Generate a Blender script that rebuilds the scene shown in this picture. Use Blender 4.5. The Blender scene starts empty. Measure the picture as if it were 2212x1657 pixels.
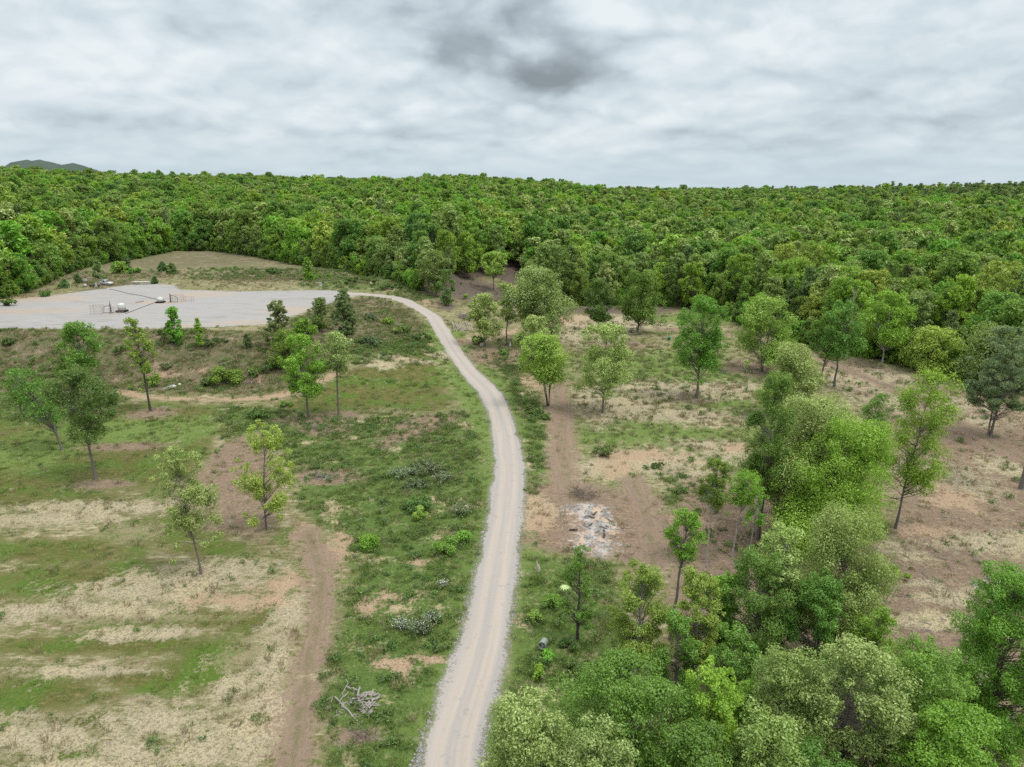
import bpy, math, random
import numpy as np
from mathutils import Vector, Matrix

random.seed(7)
RNG = np.random.default_rng(11)
scene = bpy.context.scene
COL = scene.collection

# ------------------------------------------------------------------ camera
CAM_H = 40.0
PITCH = math.radians(15.6)
F = 1534.0                      # focal length in pixels of a 2212 x 1657 frame
U0, V0 = 1106.0, 828.5
cp, sp = math.cos(PITCH), math.sin(PITCH)

def ray(u, v):
    a, b = (u - U0) / F, (V0 - v) / F
    return np.array([a, cp + b * sp, -sp + b * cp])

def smooth(a, b, x):
    t = np.clip((x - a) / (b - a), 0, 1)
    return t * t * (3 - 2 * t)

def vnoise(x, y, s, seed):
    """cheap smooth value noise"""
    x = np.asarray(x, float) / s + seed * 17.13
    y = np.asarray(y, float) / s + seed * 5.71
    xi, yi = np.floor(x), np.floor(y)
    fx, fy = x - xi, y - yi
    fx, fy = fx * fx * (3 - 2 * fx), fy * fy * (3 - 2 * fy)
    def h(i, j):
        q = np.sin(i * 127.1 + j * 311.7 + seed * 74.7) * 43758.5453
        return q - np.floor(q)
    return (h(xi, yi) * (1 - fx) + h(xi + 1, yi) * fx) * (1 - fy) + (h(xi, yi + 1) * (1 - fx) + h(xi + 1, yi + 1) * fx) * fy - 0.5

def poly_sd(px, py, P):
    """signed distance to a polygon, positive inside"""
    P = np.asarray(P, float)
    n = len(P)
    d2 = np.full(px.shape, 1e18)
    ins = np.zeros(px.shape, bool)
    for i in range(n):
        ax, ay = P[i]; bx, by = P[(i + 1) % n]
        ex, ey = bx - ax, by - ay
        t = np.clip(((px - ax) * ex + (py - ay) * ey) / (ex * ex + ey * ey + 1e-9), 0, 1)
        dx, dy = px - ax - t * ex, py - ay - t * ey
        d2 = np.minimum(d2, dx * dx + dy * dy)
        c = ((ay > py) != (by > py)) & (px < ex * (py - ay) / (ey + 1e-12) + ax)
        ins ^= c
    d = np.sqrt(d2)
    return np.where(ins, d, -d)

def line_dist(px, py, P):
    """distance, signed lateral offset and arc length along a polyline"""
    best = np.full(px.shape, 1e18); lat = np.zeros(px.shape); arc = np.zeros(px.shape)
    s0 = 0.0
    for (ax, ay), (bx, by) in zip(P[:-1], P[1:]):
        ex, ey = bx - ax, by - ay
        L = math.hypot(ex, ey) + 1e-9
        t = np.clip(((px - ax) * ex + (py - ay) * ey) / (L * L), 0, 1)
        dx, dy = px - ax - t * ex, py - ay - t * ey
        d = np.hypot(dx, dy)
        m = d < best
        side = np.sign(ex * (py - ay) - ey * (px - ax))
        best = np.where(m, d, best); lat = np.where(m, d * -side, lat); arc = np.where(m, s0 + t * L, arc)
        s0 += L
    return best, lat, arc

# ------------------------------------------------------------------ terrain
PAD_Z = 7.0
def at_z(u, v, z):
    r = ray(u, v); t = (z - CAM_H) / r[2]
    return (r[0] * t, r[1] * t)

TERR = [at_z(u, v, PAD_Z) for u, v in [(-500, 722), (0, 715), (300, 717), (560, 720), (650, 702), (760, 660), (830, 648)]]
TERR += [(-10, 300), (20, 420), (60, 700), (60, 1600), (-2500, 1600), (-2500, 100)]
_edge_az = None
def terrain_base(x, y):
    x = np.asarray(x, float); y = np.asarray(y, float)
    sd = poly_sd(x, y, TERR)
    w = 19 + 30 * smooth(-70, -25, x)
    z = PAD_Z * smooth(-1, 0, sd / w)
    z = z + 0.5 * vnoise(x, y, 28, 1) * smooth(30, 60, y) * (1 - smooth(-8, 2, sd)) + 0.2 * vnoise(x, y, 7, 2) * (1 - smooth(-6, 2, sd))
    # grassy knoll behind the pad
    for (cx, cy, rx, ry, h) in KNOLL:
        q = ((x - cx) / rx) ** 2 + ((y - cy) / ry) ** 2
        z = z + h * np.exp(-q * 1.6)
    return z
KNOLL = []
for (u, v, rx, ry, h) in [(430, 583, 55, 16, 1.3), (600, 590, 60, 14, 1.2), (800, 612, 40, 14, 1.5)]:
    x, y = at_z(u, v, PAD_Z); KNOLL.append((x, y, rx, ry, h))
bx_, by_ = at_z(1275, 1110, 0)
KNOLL.append((bx_, by_, 4.5, 3.5, 0.9))
bx_, by_ = at_z(2150, 1262, 0)
KNOLL.append((bx_, by_, 3.5, 2.5, 0.4))

def at0(u, v):
    r = ray(u, v); z = 0.0
    for _ in range(40):
        t = (z - CAM_H) / r[2]
        z = 0.5 * z + 0.5 * float(terrain_base(r[0] * t, r[1] * t))
    t = (z - CAM_H) / r[2]
    return r[0] * t, r[1] * t, z

EDGE_PX = [(-330, 760), (-120, 690), (0, 648), (60, 632), (140, 595), (230, 568), (300, 558), (380, 542), (470, 543), (560, 556), (640, 572), (760, 588), (850, 604),
           (925, 640), (960, 640), (1000, 606), (1060, 600), (1110, 618), (1180, 648), (1240, 662), (1330, 658), (1480, 664), (1570, 690), (1700, 736), (1850, 768),
           (1905, 778), (2000, 800), (2080, 820), (2212, 850), (2420, 900), (2650, 960)]
EDGE = [at0(u, v) for u, v in EDGE_PX]
E_AZ = np.array([math.atan2(x, y) for x, y, z in EDGE]); E_D = np.array([math.hypot(x, y) for x, y, z in EDGE])

def edge_excess(x, y):
    az = np.arctan2(x, np.maximum(y, 1e-3))
    return np.hypot(x, y) - np.interp(az, E_AZ, E_D)

def height(x, y):
    x = np.asarray(x, float); y = np.asarray(y, float)
    z = terrain_base(x, y)
    ex = edge_excess(x, y)
    az = np.arctan2(x, np.maximum(y, 1.0))
    left = smooth(0.25, -0.65, az)
    r = 15 * smooth(0, 750, ex) + left * 13.2 * smooth(60, 600, ex) + 6 * smooth(0.3, 0.62, az) * smooth(500, 900, ex)
    r = r + (3.0 + 3 * left) * vnoise(x, y, 130, 3) * smooth(40, 250, ex) * 1.0
    knoll = np.exp(-((az + 0.055) / 0.07) ** 2) * 5 * smooth(-6, 45, ex)
    r = r - 30 * smooth(1000, 1700, ex)
    return z + np.where(y > 0, r + knoll, 0)

def at(u, v):
    r = ray(u, v); z = 0.0
    for _ in range(40):
        t = (z - CAM_H) / r[2]
        z = 0.5 * z + 0.5 * float(height(r[0] * t, r[1] * t))
    t = (z - CAM_H) / r[2]
    return r[0] * t, r[1] * t, float(height(r[0] * t, r[1] * t))

def P2(pts):
    return [at(u, v)[:2] for u, v in pts]

def spline(P, n=8):
    P = [np.array(p, float) for p in P]; out = []
    for i in range(len(P) - 1):
        p0, p1, p2, p3 = P[max(i - 1, 0)], P[i], P[i + 1], P[min(i + 2, len(P) - 1)]
        for k in range(n):
            t = k / n
            out.append(0.5 * (2 * p1 + (p2 - p0) * t + (2 * p0 - 5 * p1 + 4 * p2 - p3) * t * t + (3 * p1 - p0 - 3 * p2 + p3) * t ** 3))
    out.append(P[-1])
    return [tuple(p) for p in out]

# ------------------------------------------------------------------ ground layout (world positions of what grows and lies where)
ROAD = P2([(958, 1760), (972, 1657), (984, 1584), (1041, 1400), (1061, 1300), (1077, 1200), (1092, 1100), (1099, 1000), (1080, 900), (1058, 850), (1011, 800), (976, 750), (947, 702), (928, 680), (896, 661), (866, 647), (820, 639), (775, 635), (735, 634)])
ROAD = [(ROAD[0][0] - 1.2, ROAD[0][1] - 45)] + [(ROAD[0][0] - .6, ROAD[0][1] - 20)] + ROAD
ROAD = spline(ROAD, 6)
PAD = P2([(-260, 690), (-60, 655), (0, 650), (100, 640), (200, 627), (260, 618), (320, 612), (375, 616), (390, 626), (520, 630), (600, 628), (700, 627), (762, 631), (772, 640), (730, 646), (700, 660), (640, 680), (580, 700), (480, 706), (360, 709), (170, 711), (0, 709), (-300, 712)])

TRACKS = [  # (polyline in the photograph's pixels, half width in m)
    ([(668, 1150), (690, 1220), (692, 1310), (672, 1400), (655, 1490), (640, 1580), (628, 1670), (620, 1760)], 1.5),
    ([(1190, 800), (1200, 850), (1212, 900), (1214, 960), (1222, 1020), (1245, 1080)], 2.3),
    ([(1370, 1040), (1392, 1100), (1405, 1160), (1412, 1240)], 1.7),
]
CLAYPATH = ([(262, 846), (330, 859), (420, 862), (520, 862), (620, 851), (690, 824), (745, 796)], 1.3)
YARD = ([(990, 742), (1050, 728), (1130, 715), (1215, 706)], 3.0)
TRK = [(spline(P2(p), 4), w) for p, w in TRACKS]
CLP = (spline(P2(CLAYPATH[0]), 4), CLAYPATH[1])
YRD = (spline(P2(YARD[0]), 4), YARD[1])
RT = (spline(P2([(1440, 712), (1560, 722), (1700, 745), (1830, 800), (1960, 850), (2080, 920), (2212, 990)]), 4), 2.2)

POLYS = {
 'mow': [[(580, 876), (700, 835), (760, 795), (860, 770), (960, 765), (968, 850), (990, 882), (850, 897), (700, 893), (600, 888)],
         [(-300, 900), (0, 890), (280, 868), (470, 880), (478, 950), (420, 1010), (335, 1052), (0, 1080), (-300, 1090)]],
 'weed': [[(560, 905), (700, 900), (800, 905), (1000, 890), (1040, 960), (1046, 1100), (1020, 1250), (965, 1400), (905, 1560), (880, 1760), (730, 1760), (690, 1500), (735, 1330), (770, 1220), (650, 1100), (615, 1000)],
          [(1140, 1205), (1330, 1210), (1350, 1400), (1300, 1500), (1280, 1657), (1060, 1700), (1105, 1560), (1120, 1350)],
          [(780, 735), (920, 735), (950, 765), (860, 775), (770, 790), (720, 760)],
          [(470, 880), (600, 885), (640, 905), (610, 950), (560, 930), (480, 950)],
          [(1065, 770), (1110, 770), (1160, 850), (1180, 960), (1170, 1050), (1140, 1070), (1140, 960), (1115, 870)]],
 'bank': [[(-400, 716), (0, 712), (560, 715), (640, 690), (720, 655), (800, 642), (870, 662), (915, 700), (905, 735), (780, 745), (720, 785), (640, 838), (560, 852), (330, 850), (260, 842), (120, 850), (0, 870), (-400, 890)]],
 'pale': [[(300, 562), (430, 546), (560, 560), (750, 596), (900, 640), (960, 655), (980, 690), (960, 705), (900, 655), (780, 622), (640, 618), (520, 618), (400, 606), (300, 604), (180, 612), (60, 645), (0, 645), (140, 600)],
          [(1240, 740), (1650, 740), (1650, 960), (1420, 985), (1270, 965), (1235, 860)]],
 'mulch': [[(475, 965), (545, 935), (585, 985), (600, 1120), (560, 1165), (480, 1145), (425, 1140), (445, 1080), (425, 1020)],
           [(1138, 1085), (1180, 1040), (1250, 1032), (1330, 1060), (1430, 1075), (1450, 1220), (1330, 1210), (1250, 1196), (1180, 1190), (1130, 1178)],
           [(800, 966), (850, 920), (905, 896), (1000, 888), (985, 907), (930, 937), (860, 957), (822, 972)],
           [(1790, 800), (1850, 776), (2000, 815), (2212, 880), (2500, 960), (2600, 1700), (2130, 1700), (2050, 1480), (1890, 1340), (1930, 1200), (1940, 1100), (1890, 900)],
           [(1470, 1030), (1640, 1010), (1780, 1050), (1900, 1150), (1900, 1350), (1700, 1400), (1450, 1330), (1440, 1200)]],
 'sand': [[(1170, 722), (1225, 682), (1300, 676), (1400, 690), (1470, 706), (1400, 712), (1330, 735), (1290, 748), (1200, 742)]],
}
ELLS = {
 'grass': [(1460, 795, 210, 42), (1430, 932, 200, 44), (1590, 880, 110, 60), (1340, 945, 110, 30), (1320, 845, 70, 30), (1300, 780, 60, 20), (1560, 950, 100, 26), (1500, 690, 100, 8), (300, 930, 190, 30), (1290, 990, 40, 30), (60, 980, 110, 40), (720, 1300, 20, 50), (1640, 700, 60, 8), (1880, 790, 40, 8)],
 'mow': [(200, 1250, 240, 42), (240, 1395, 290, 22), (430, 1335, 110, 24), (200, 1010, 260, 30), (90, 1500, 150, 40), (390, 1140, 130, 40), (450, 1185, 90, 18), (110, 1640, 110, 30), (470, 1410, 90, 25), (210, 1010, 300, 16),  (450, 1445, 120, 38), (220, 1560, 170, 22), (120, 1190, 200, 30), (330, 1470, 180, 22), (560, 1340, 60, 30), (100, 1080, 230, 20), (1320, 820, 80, 20), (1330, 760, 60, 16)],
 'weed': [(560, 580, 130, 12), (800, 604, 130, 13), (430, 556, 90, 8), (680, 590, 90, 10), (890, 635, 50, 14), (470, 600, 60, 6), (560, 900, 80, 20), (1490, 1080, 60, 35), (1450, 1030, 40, 18), (1560, 1000, 80, 18), (1560, 1170, 70, 30), (80, 820, 120, 30), (500, 820, 60, 22), (100, 880, 140, 30)],
 'pale': [(560, 1500, 80, 60), (540, 1420, 60, 40), (250, 1335, 300, 10), (610, 1380, 30, 80), (1300, 1350, 36, 110), (840, 670, 60, 14), (830, 890, 60, 8), (900, 930, 80, 14), (610, 612, 200, 7), (1000, 700, 40, 16), (1070, 780, 40, 18), (300, 1150, 60, 20)],
 'sand': [(330, 1275, 150, 34), (480, 1235, 120, 22), (370, 1365, 52, 13), (265, 1372, 62, 14), (150, 1316, 210, 14), (450, 1615, 70, 40), (330, 1560, 150, 34), (80, 1590, 130, 40), (570, 1560, 80, 90), (590, 1440, 40, 50), (240, 1095, 180, 13), (120, 1120, 130, 16), (30, 1330, 60, 14), (820, 787, 44, 8), (765, 911, 22, 9), (870, 775, 60, 6), (960, 770, 30, 8),
          (1340, 880, 90, 24), (1470, 842, 160, 18), (1500, 900, 130, 16), (1290, 870, 40, 40), (1620, 840, 60, 14), (1400, 1000, 160, 30), (1600, 985, 70, 24), (1540, 960, 80, 12), (1280, 1010, 60, 20), (1880, 820, 130, 26), (1990, 870, 130, 20), (2080, 910, 90, 16), (2050, 1040, 90, 45), (2130, 1170, 110, 24), (2060, 1290, 90, 18), (1990, 1340, 100, 18), (2080, 1450, 50, 40), (2180, 1010, 60, 20), (1960, 1190, 40, 20), (2000, 1260, 60, 12),
          (620, 1330, 40, 60), (300, 1620, 90, 26), (500, 1490, 40, 30), (180, 1450, 120, 12), (1160, 1110, 40, 30), (420, 1255, 160, 14), (200, 1655, 160, 16)],
 'clay': [(520, 1300, 110, 22), (610, 1265, 50, 30), (705, 1195, 46, 46), (655, 1150, 26, 24), (800, 1310, 34, 24), (850, 1430, 60, 16), (930, 1424, 30, 12), (1380, 985, 90, 16), (1330, 1010, 50, 20), (1600, 970, 50, 12), (1165, 1120, 40, 40), (430, 636, 60, 8), (340, 653, 50, 4), (70, 672, 110, 5), (400, 704, 40, 4), (520, 697, 60, 5), (640, 670, 60, 8), (365, 809, 32, 8), (438, 799, 22, 8), (550, 818, 20, 14), (168, 779, 22, 7), (100, 645, 90, 7), (930, 655, 20, 5), (1200, 690, 70, 14), (1640, 1120, 60, 24), (2060, 1075, 60, 30), (1500, 1130, 50, 20), (740, 1160, 36, 12), (840, 1290, 24, 8), (905, 1215, 30, 8), (2000, 1150, 60, 14), (1150, 820, 30, 24)],
 'bank': [(430, 564, 190, 26), (300, 590, 90, 10), (620, 585, 150, 14), (230, 612, 60, 8)],
 'mulch': [(215, 1046, 66, 11), (330, 893, 50, 12), (660, 908, 66, 12), (735, 897, 40, 8), (270, 965, 90, 9), (1500, 860, 62, 12), (1300, 895, 50, 12), (1070, 770, 60, 20), (1330, 745, 70, 8), (1640, 795, 90, 20), (430, 1245, 60, 10), (1480, 1170, 60, 60), (1210, 1090, 90, 60), (700, 930, 60, 12), (700, 1030, 70, 18), (770, 1590, 60, 20), (1180, 700, 30, 20)],
 'litter': [(1010, 622, 70, 26), (1090, 640, 40, 20), (960, 660, 20, 10), (1180, 668, 60, 12), (1340, 670, 130, 8), (1700, 800, 60, 16)],
 'ash': [(1262, 1098, 40, 16), (1285, 1130, 50, 34), (1270, 1165, 36, 26), (1305, 1180, 34, 20), (2150, 1268, 34, 22)],
}
WP = {k: [P2(p) for p in v] for k, v in POLYS.items()}
WE = {}
for k, v in ELLS.items():
    WE[k] = []
    for (u, w, ru, rv) in v:
        x, y, _ = at(u, w); x1, y1, _ = at(u + ru, w); xa, ya, _ = at(u, w - rv); xb, yb, _ = at(u, w + rv)
        WE[k].append((x, y, math.hypot(x1 - x, y1 - y), max(0.3, 0.5 * abs(ya - yb)), 0.0))
CLASSES = ['mow', 'grass', 'weed', 'pale', 'bank', 'litter', 'mulch', 'sand', 'clay', 'ash']
SOFT = {'mow': 4, 'weed': 3.0, 'bank': 4, 'pale': 5, 'mulch': 3.0, 'sand': 3}

def masks(x, y):
    x = np.asarray(x, float); y = np.asarray(y, float)
    M = {k: np.full(x.shape, -1.0) for k in CLASSES}
    for k, L in WP.items():
        for P in L:
            M[k] = np.maximum(M[k], np.clip(poly_sd(x, y, P) / SOFT[k], -1, 1))
    for k, L in WE.items():
        for (cx, cy, rx, ry, az) in L:
            dx, dy = x - cx, y - cy
            lx = dx * math.cos(az) - dy * math.sin(az); ly = dx * math.sin(az) + dy * math.cos(az)
            q = np.sqrt((lx / rx) ** 2 + (ly / ry) ** 2)
            M[k] = np.maximum(M[k], np.clip(1 - q, -1, 1))
    ex = edge_excess(x, y)
    M['litter'] = np.maximum(M['litter'], np.where(y > 0, np.clip((ex - 1.5) / 4, -1, 1), -1))
    d, lat, arc = line_dist(x, y, ROAD)
    M['road'] = 2.10 - d + .55 * vnoise(x, y, 7.5, 51) + .5 * vnoise(x, y, 2.4, 53); M['lat'] = lat; M['arc'] = arc
    verge = np.clip(1 - np.abs(d - 4.0) / 2.6, -1, 1)
    M['grass'] = np.maximum(M['grass'], np.where((lat < 0) & (y < 190), verge, np.where(y < 190, verge - 0.25, -1)))
    M['pad'] = np.clip(poly_sd(x, y, PAD) / 1.0, -5, 5)
    t = np.full(x.shape, -5.0); tl = np.zeros(x.shape); ta = np.zeros(x.shape)
    for P, w in TRK + [RT]:
        dd, l2, a2 = line_dist(x, y, P)
        m = (w - dd) > t
        t = np.where(m, w - dd, t); tl = np.where(m, l2 / w, tl); ta = np.where(m, a2, ta)
    M['track'] = np.clip(t, -5, 5); M['tlat'] = tl; M['tarc'] = ta
    for P, w in (CLP, YRD):
        dd, _, _ = line_dist(x, y, P)
        M['clay'] = np.maximum(M['clay'], np.clip((w - dd) / w, -1, 1))
    return M

# ------------------------------------------------------------------ helpers
def tag(o, label, cat=None, group=None, kind=None):
    o['label'] = label
    if cat: o['category'] = cat
    if group: o['group'] = group
    if kind: o['kind'] = kind
    return o

def mesh_np(name, V, faces4=None, faces3=None, mats=(), matidx=None, smooth_=False):
    me = bpy.data.meshes.new(name)
    V = np.asarray(V, np.float32)
    n4 = 0 if faces4 is None else len(faces4); n3 = 0 if faces3 is None else len(faces3)
    me.vertices.add(len(V)); me.vertices.foreach_set('co', V.ravel())
    loops = []
    if n4: loops.append(np.asarray(faces4, np.int32).ravel())
    if n3: loops.append(np.asarray(faces3, np.int32).ravel())
    loops = np.concatenate(loops)
    me.loops.add(len(loops)); me.loops.foreach_set('vertex_index', loops)
    me.polygons.add(n4 + n3)
    ls = np.concatenate([np.arange(n4) * 4, n4 * 4 + np.arange(n3) * 3]).astype(np.int32)
    me.polygons.foreach_set('loop_start', ls)
    if matidx is not None: me.polygons.foreach_set('material_index', np.asarray(matidx, np.int32))
    for m in mats: me.materials.append(m)
    me.polygons.foreach_set('use_smooth', np.full(n4 + n3, smooth_))
    me.update(calc_edges=True)
    return me

def link(name, me, parent=None, loc=None):
    o = bpy.data.objects.new(name, me); COL.objects.link(o)
    if parent is not None: o.parent = parent
    if loc is not None: o.location = loc
    return o

def empty(name, loc, rz=0.0):
    o = bpy.data.objects.new(name, None); COL.objects.link(o)
    o.location = loc; o.rotation_euler = (0, 0, rz); o.empty_display_size = 0.5
    return o

class MB:
    """collects solid pieces of one mesh"""
    def __init__(s): s.v = []; s.q = []; s.t = []; s.qm = []; s.tm = []; s.n = 0
    def add(s, V, Q=(), T=(), m=0):
        V = np.asarray(V, float); s.v.append(V)
        for f in Q: s.q.append([i + s.n for i in f]); s.qm.append(m)
        for f in T: s.t.append([i + s.n for i in f]); s.tm.append(m)
        s.n += len(V)
    def box(s, c, size, rz=0.0, m=0, bevel=0.0, taper=1.0):
        sx, sy, sz = [k / 2 for k in size]
        b = min(bevel, sx * .9, sy * .9)
        ring = [(-sx + b, -sy), (sx - b, -sy), (sx, -sy + b), (sx, sy - b), (sx - b, sy), (-sx + b, sy), (-sx, sy - b), (-sx, -sy + b)]
        if b <= 0: ring = [(-sx, -sy), (sx, -sy), (sx, sy), (-sx, sy)]
        k = len(ring); V = []
        for z, q in ((-sz, 1.0), (sz, taper)):
            for x, y in ring:
                x, y = x * q, y * q
                V.append((c[0] + x * math.cos(rz) - y * math.sin(rz), c[1] + x * math.sin(rz) + y * math.cos(rz), c[2] + z))
        Q = [(i, (i + 1) % k, k + (i + 1) % k, k + i) for i in range(k)]
        V += [c_ for c_ in [(c[0], c[1], c[2] - sz), (c[0], c[1], c[2] + sz)]]
        T = [(2 * k, (i + 1) % k, i) for i in range(k)] + [(2 * k + 1, k + i, k + (i + 1) % k) for i in range(k)]
        s.add(V, Q, T, m)
    def tube(s, pts, rad, n=6, m=0, cap=True, capm=None):
        pts = [np.array(p, float) for p in pts]
        if np.isscalar(rad): rad = [rad] * len(pts)
        V = []; up = np.array([0.13, 0.21, 1.0])
        for i, p in enumerate(pts):
            d = pts[min(i + 1, len(pts) - 1)] - pts[max(i - 1, 0)]
            d = d / (np.linalg.norm(d) + 1e-9)
            a = np.cross(d, up if abs(d[2]) < .95 else np.array([1.0, .1, 0])); a /= np.linalg.norm(a) + 1e-9
            b = np.cross(d, a)
            for k in range(n):
                t = 2 * math.pi * k / n
                V.append(p + rad[i] * (a * math.cos(t) + b * math.sin(t)))
        Q = [(i * n + k, i * n + (k + 1) % n, (i + 1) * n + (k + 1) % n, (i + 1) * n + k) for i in range(len(pts) - 1) for k in range(n)]
        s.add(V, Q, (), m)
        if cap:
            base = s.n - len(V)
            for i, flip in ((0, True), (len(pts) - 1, False)):
                ring = list(range(i * n, i * n + n))
                W = [V[r] for r in ring] + [pts[i]]
                T = [(n, (k + 1) % n, k) if flip else (n, k, (k + 1) % n) for k in range(n)]
                s.add(W, (), T, m if capm is None else capm)
    def lathe(s, prof, c=(0, 0, 0), n=20, axis='z', m=0):
        V = []
        for r, h in prof:
            for k in range(n):
                t = 2 * math.pi * k / n
                p = (r * math.cos(t), r * math.sin(t), h)
                if axis == 'x': p = (h, p[0], p[1])
                V.append((c[0] + p[0], c[1] + p[1], c[2] + p[2]))
        Q = [(i * n + k, i * n + (k + 1) % n, (i + 1) * n + (k + 1) % n, (i + 1) * n + k) for i in range(len(prof) - 1) for k in range(n)]
        s.add(V, Q, (), m)
    def mesh(s, name, mats, smooth_=False):
        return mesh_np(name, np.concatenate(s.v), s.q or None, s.t or None, mats, s.qm + s.tm, smooth_)
    def build(s, name, mats, parent=None, loc=None, smooth_=False):
        return link(name, s.mesh(name, mats if isinstance(mats, (list, tuple)) else [mats], smooth_), parent, loc)

# ------------------------------------------------------------------ materials
class N:
    def __init__(s, tree): s.t = tree; s.n = tree.nodes; s.l = tree.links
    def new(s, kind): return s.n.new(kind)
    def put(s, sock, val):
        if isinstance(val, bpy.types.NodeSocket): s.l.new(val, sock)
        elif val is not None:
            try: sock.default_value = val
            except Exception: sock.default_value = (*val, 1.0)[:len(sock.default_value)]
    def math(s, op, a, b=None, clamp=False):
        m = s.new('ShaderNodeMath'); m.operation = op; m.use_clamp = clamp
        s.put(m.inputs[0], a)
        if b is not None: s.put(m.inputs[1], b)
        return m.outputs[0]
    def vmath(s, op, a, b=None):
        m = s.new('ShaderNodeVectorMath'); m.operation = op
        s.put(m.inputs[0], a)
        if b is not None: s.put(m.inputs[1], b)
        return m.outputs['Value'] if op in ('DOT_PRODUCT', 'LENGTH') else m.outputs[0]
    def attr(s, name, out='Fac', kind='GEOMETRY'):
        a = s.new('ShaderNodeAttribute'); a.attribute_type = kind; a.attribute_name = name
        return a.outputs[out]
    def noise(s, vec, scale, detail=3, rough=.55, dist=0.0, col=False):
        a = s.new('ShaderNodeTexNoise'); s.put(a.inputs['Vector'], vec)
        a.inputs['Scale'].default_value = scale; a.inputs['Detail'].default_value = detail
        a.inputs['Roughness'].default_value = rough; a.inputs['Distortion'].default_value = dist
        return a.outputs['Color' if col else 'Fac']
    def step(s, v, lo, hi, a=0.0, b=1.0):
        m = s.new('ShaderNodeMapRange'); m.interpolation_type = 'SMOOTHSTEP'
        s.put(m.inputs[0], v)
        for i, q in enumerate((lo, hi, a, b)): m.inputs[i + 1].default_value = q
        return m.outputs[0]
    def mix(s, f, a, b, mode='MIX'):
        m = s.new('ShaderNodeMix'); m.data_type = 'RGBA'; m.blend_type = mode
        s.put(m.inputs[0], f); s.put(m.inputs[6], a if isinstance(a, bpy.types.NodeSocket) else (*a, 1)); s.put(m.inputs[7], b if isinstance(b, bpy.types.NodeSocket) else (*b, 1))
        return m.outputs[2]
    def ramp(s, f, stops):
        r = s.new('ShaderNodeValToRGB'); s.put(r.inputs[0], f)
        e = r.color_ramp.elements
        while len(e) < len(stops): e.new(0.5)
        for i, (p, c) in enumerate(stops): e[i].position = p; e[i].color = (*c, 1)
        return r.outputs[0]
    def scaled(s, vec, k):
        return s.vmath('MULTIPLY', vec, k)
    def comb(s, x, y, z=0.0):
        c = s.new('ShaderNodeCombineXYZ')
        for i, q in enumerate((x, y, z)): s.put(c.inputs[i], q)
        return c.outputs[0]

def material(name):
    m = bpy.data.materials.new(name); m.use_nodes = True
    m.node_tree.nodes.clear()
    return m, N(m.node_tree)

def finish(n, col, rough=.9, bump=None, strength=.4, dist=.1, spec=.2, metal=0.0):
    p = n.new('ShaderNodeBsdfPrincipled'); o = n.new('ShaderNodeOutputMaterial')
    n.put(p.inputs['Base Color'], col if isinstance(col, bpy.types.NodeSocket) else (*col, 1))
    n.put(p.inputs['Roughness'], rough); p.inputs['Specular IOR Level'].default_value = spec; p.inputs['Metallic'].default_value = metal
    if bump is not None:
        b = n.new('ShaderNodeBump'); n.put(b.inputs['Height'], bump)
        n.put(b.inputs['Strength'], strength); b.inputs['Distance'].default_value = dist
        n.l.new(b.outputs[0], p.inputs['Normal'])
    n.l.new(p.outputs[0], o.inputs[0])

def simple(name, col, rough=.6, var=.15, scale=6.0, metal=0.0, spec=.3, dirt=None):
    m, n = material(name)
    tc = n.new('ShaderNodeTexCoord').outputs['Object']
    a = n.noise(tc, scale, 5, .6)
    c = n.mix(a, tuple(k * (1 - var) for k in col), tuple(min(1, k * (1 + var)) for k in col))
    if dirt: c = n.mix(n.step(n.noise(tc, scale * .6, 6, .7), .5, .68), c, dirt)
    finish(n, c, rough, a, .15, .02, spec, metal)
    return m

def leaf_material(name, c0, c1, c2, hue=.06, trans=.38, bright=.42):
    """c0 older leaf, c1 common leaf, c2 young tips / catkins"""
    m, n = material(name)
    t = n.attr('tint')
    col = n.ramp(t, [(0.0, c0), (0.5, c1), (1.0, c2)])
    rnd = n.new('ShaderNodeObjectInfo').outputs['Random']
    h = n.new('ShaderNodeHueSaturation')
    n.put(h.inputs['Hue'], n.math('ADD', n.math('MULTIPLY', rnd, -hue * .75), .5 + hue * .36))
    r2 = n.math('FRACT', n.math('MULTIPLY', rnd, 17.31))
    n.put(h.inputs['Value'], n.math('ADD', n.math('MULTIPLY', r2, bright), 1 - bright * .5))
    h.inputs['Saturation'].default_value = 1.0
    n.put(h.inputs['Color'], col); col = h.outputs[0]
    d = n.new('ShaderNodeBsdfDiffuse'); n.put(d.inputs[0], col)
    tr = n.new('ShaderNodeBsdfTranslucent'); n.put(tr.inputs[0], n.mix(.5, col, (0.25, 0.4, 0.04), 'MIX') if trans > .2 else col)
    g = n.new('ShaderNodeBsdfGlossy'); g.inputs['Roughness'].default_value = .45; g.inputs[0].default_value = (.8, .85, .8, 1)
    mx = n.new('ShaderNodeMixShader'); mx.inputs[0].default_value = trans
    n.l.new(d.outputs[0], mx.inputs[1]); n.l.new(tr.outputs[0], mx.inputs[2])
    m2 = n.new('ShaderNodeMixShader'); m2.inputs[0].default_value = .035
    n.l.new(mx.outputs[0], m2.inputs[1]); n.l.new(g.outputs[0], m2.inputs[2])
    o = n.new('ShaderNodeOutputMaterial'); n.l.new(m2.outputs[0], o.inputs[0])
    return m

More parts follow.
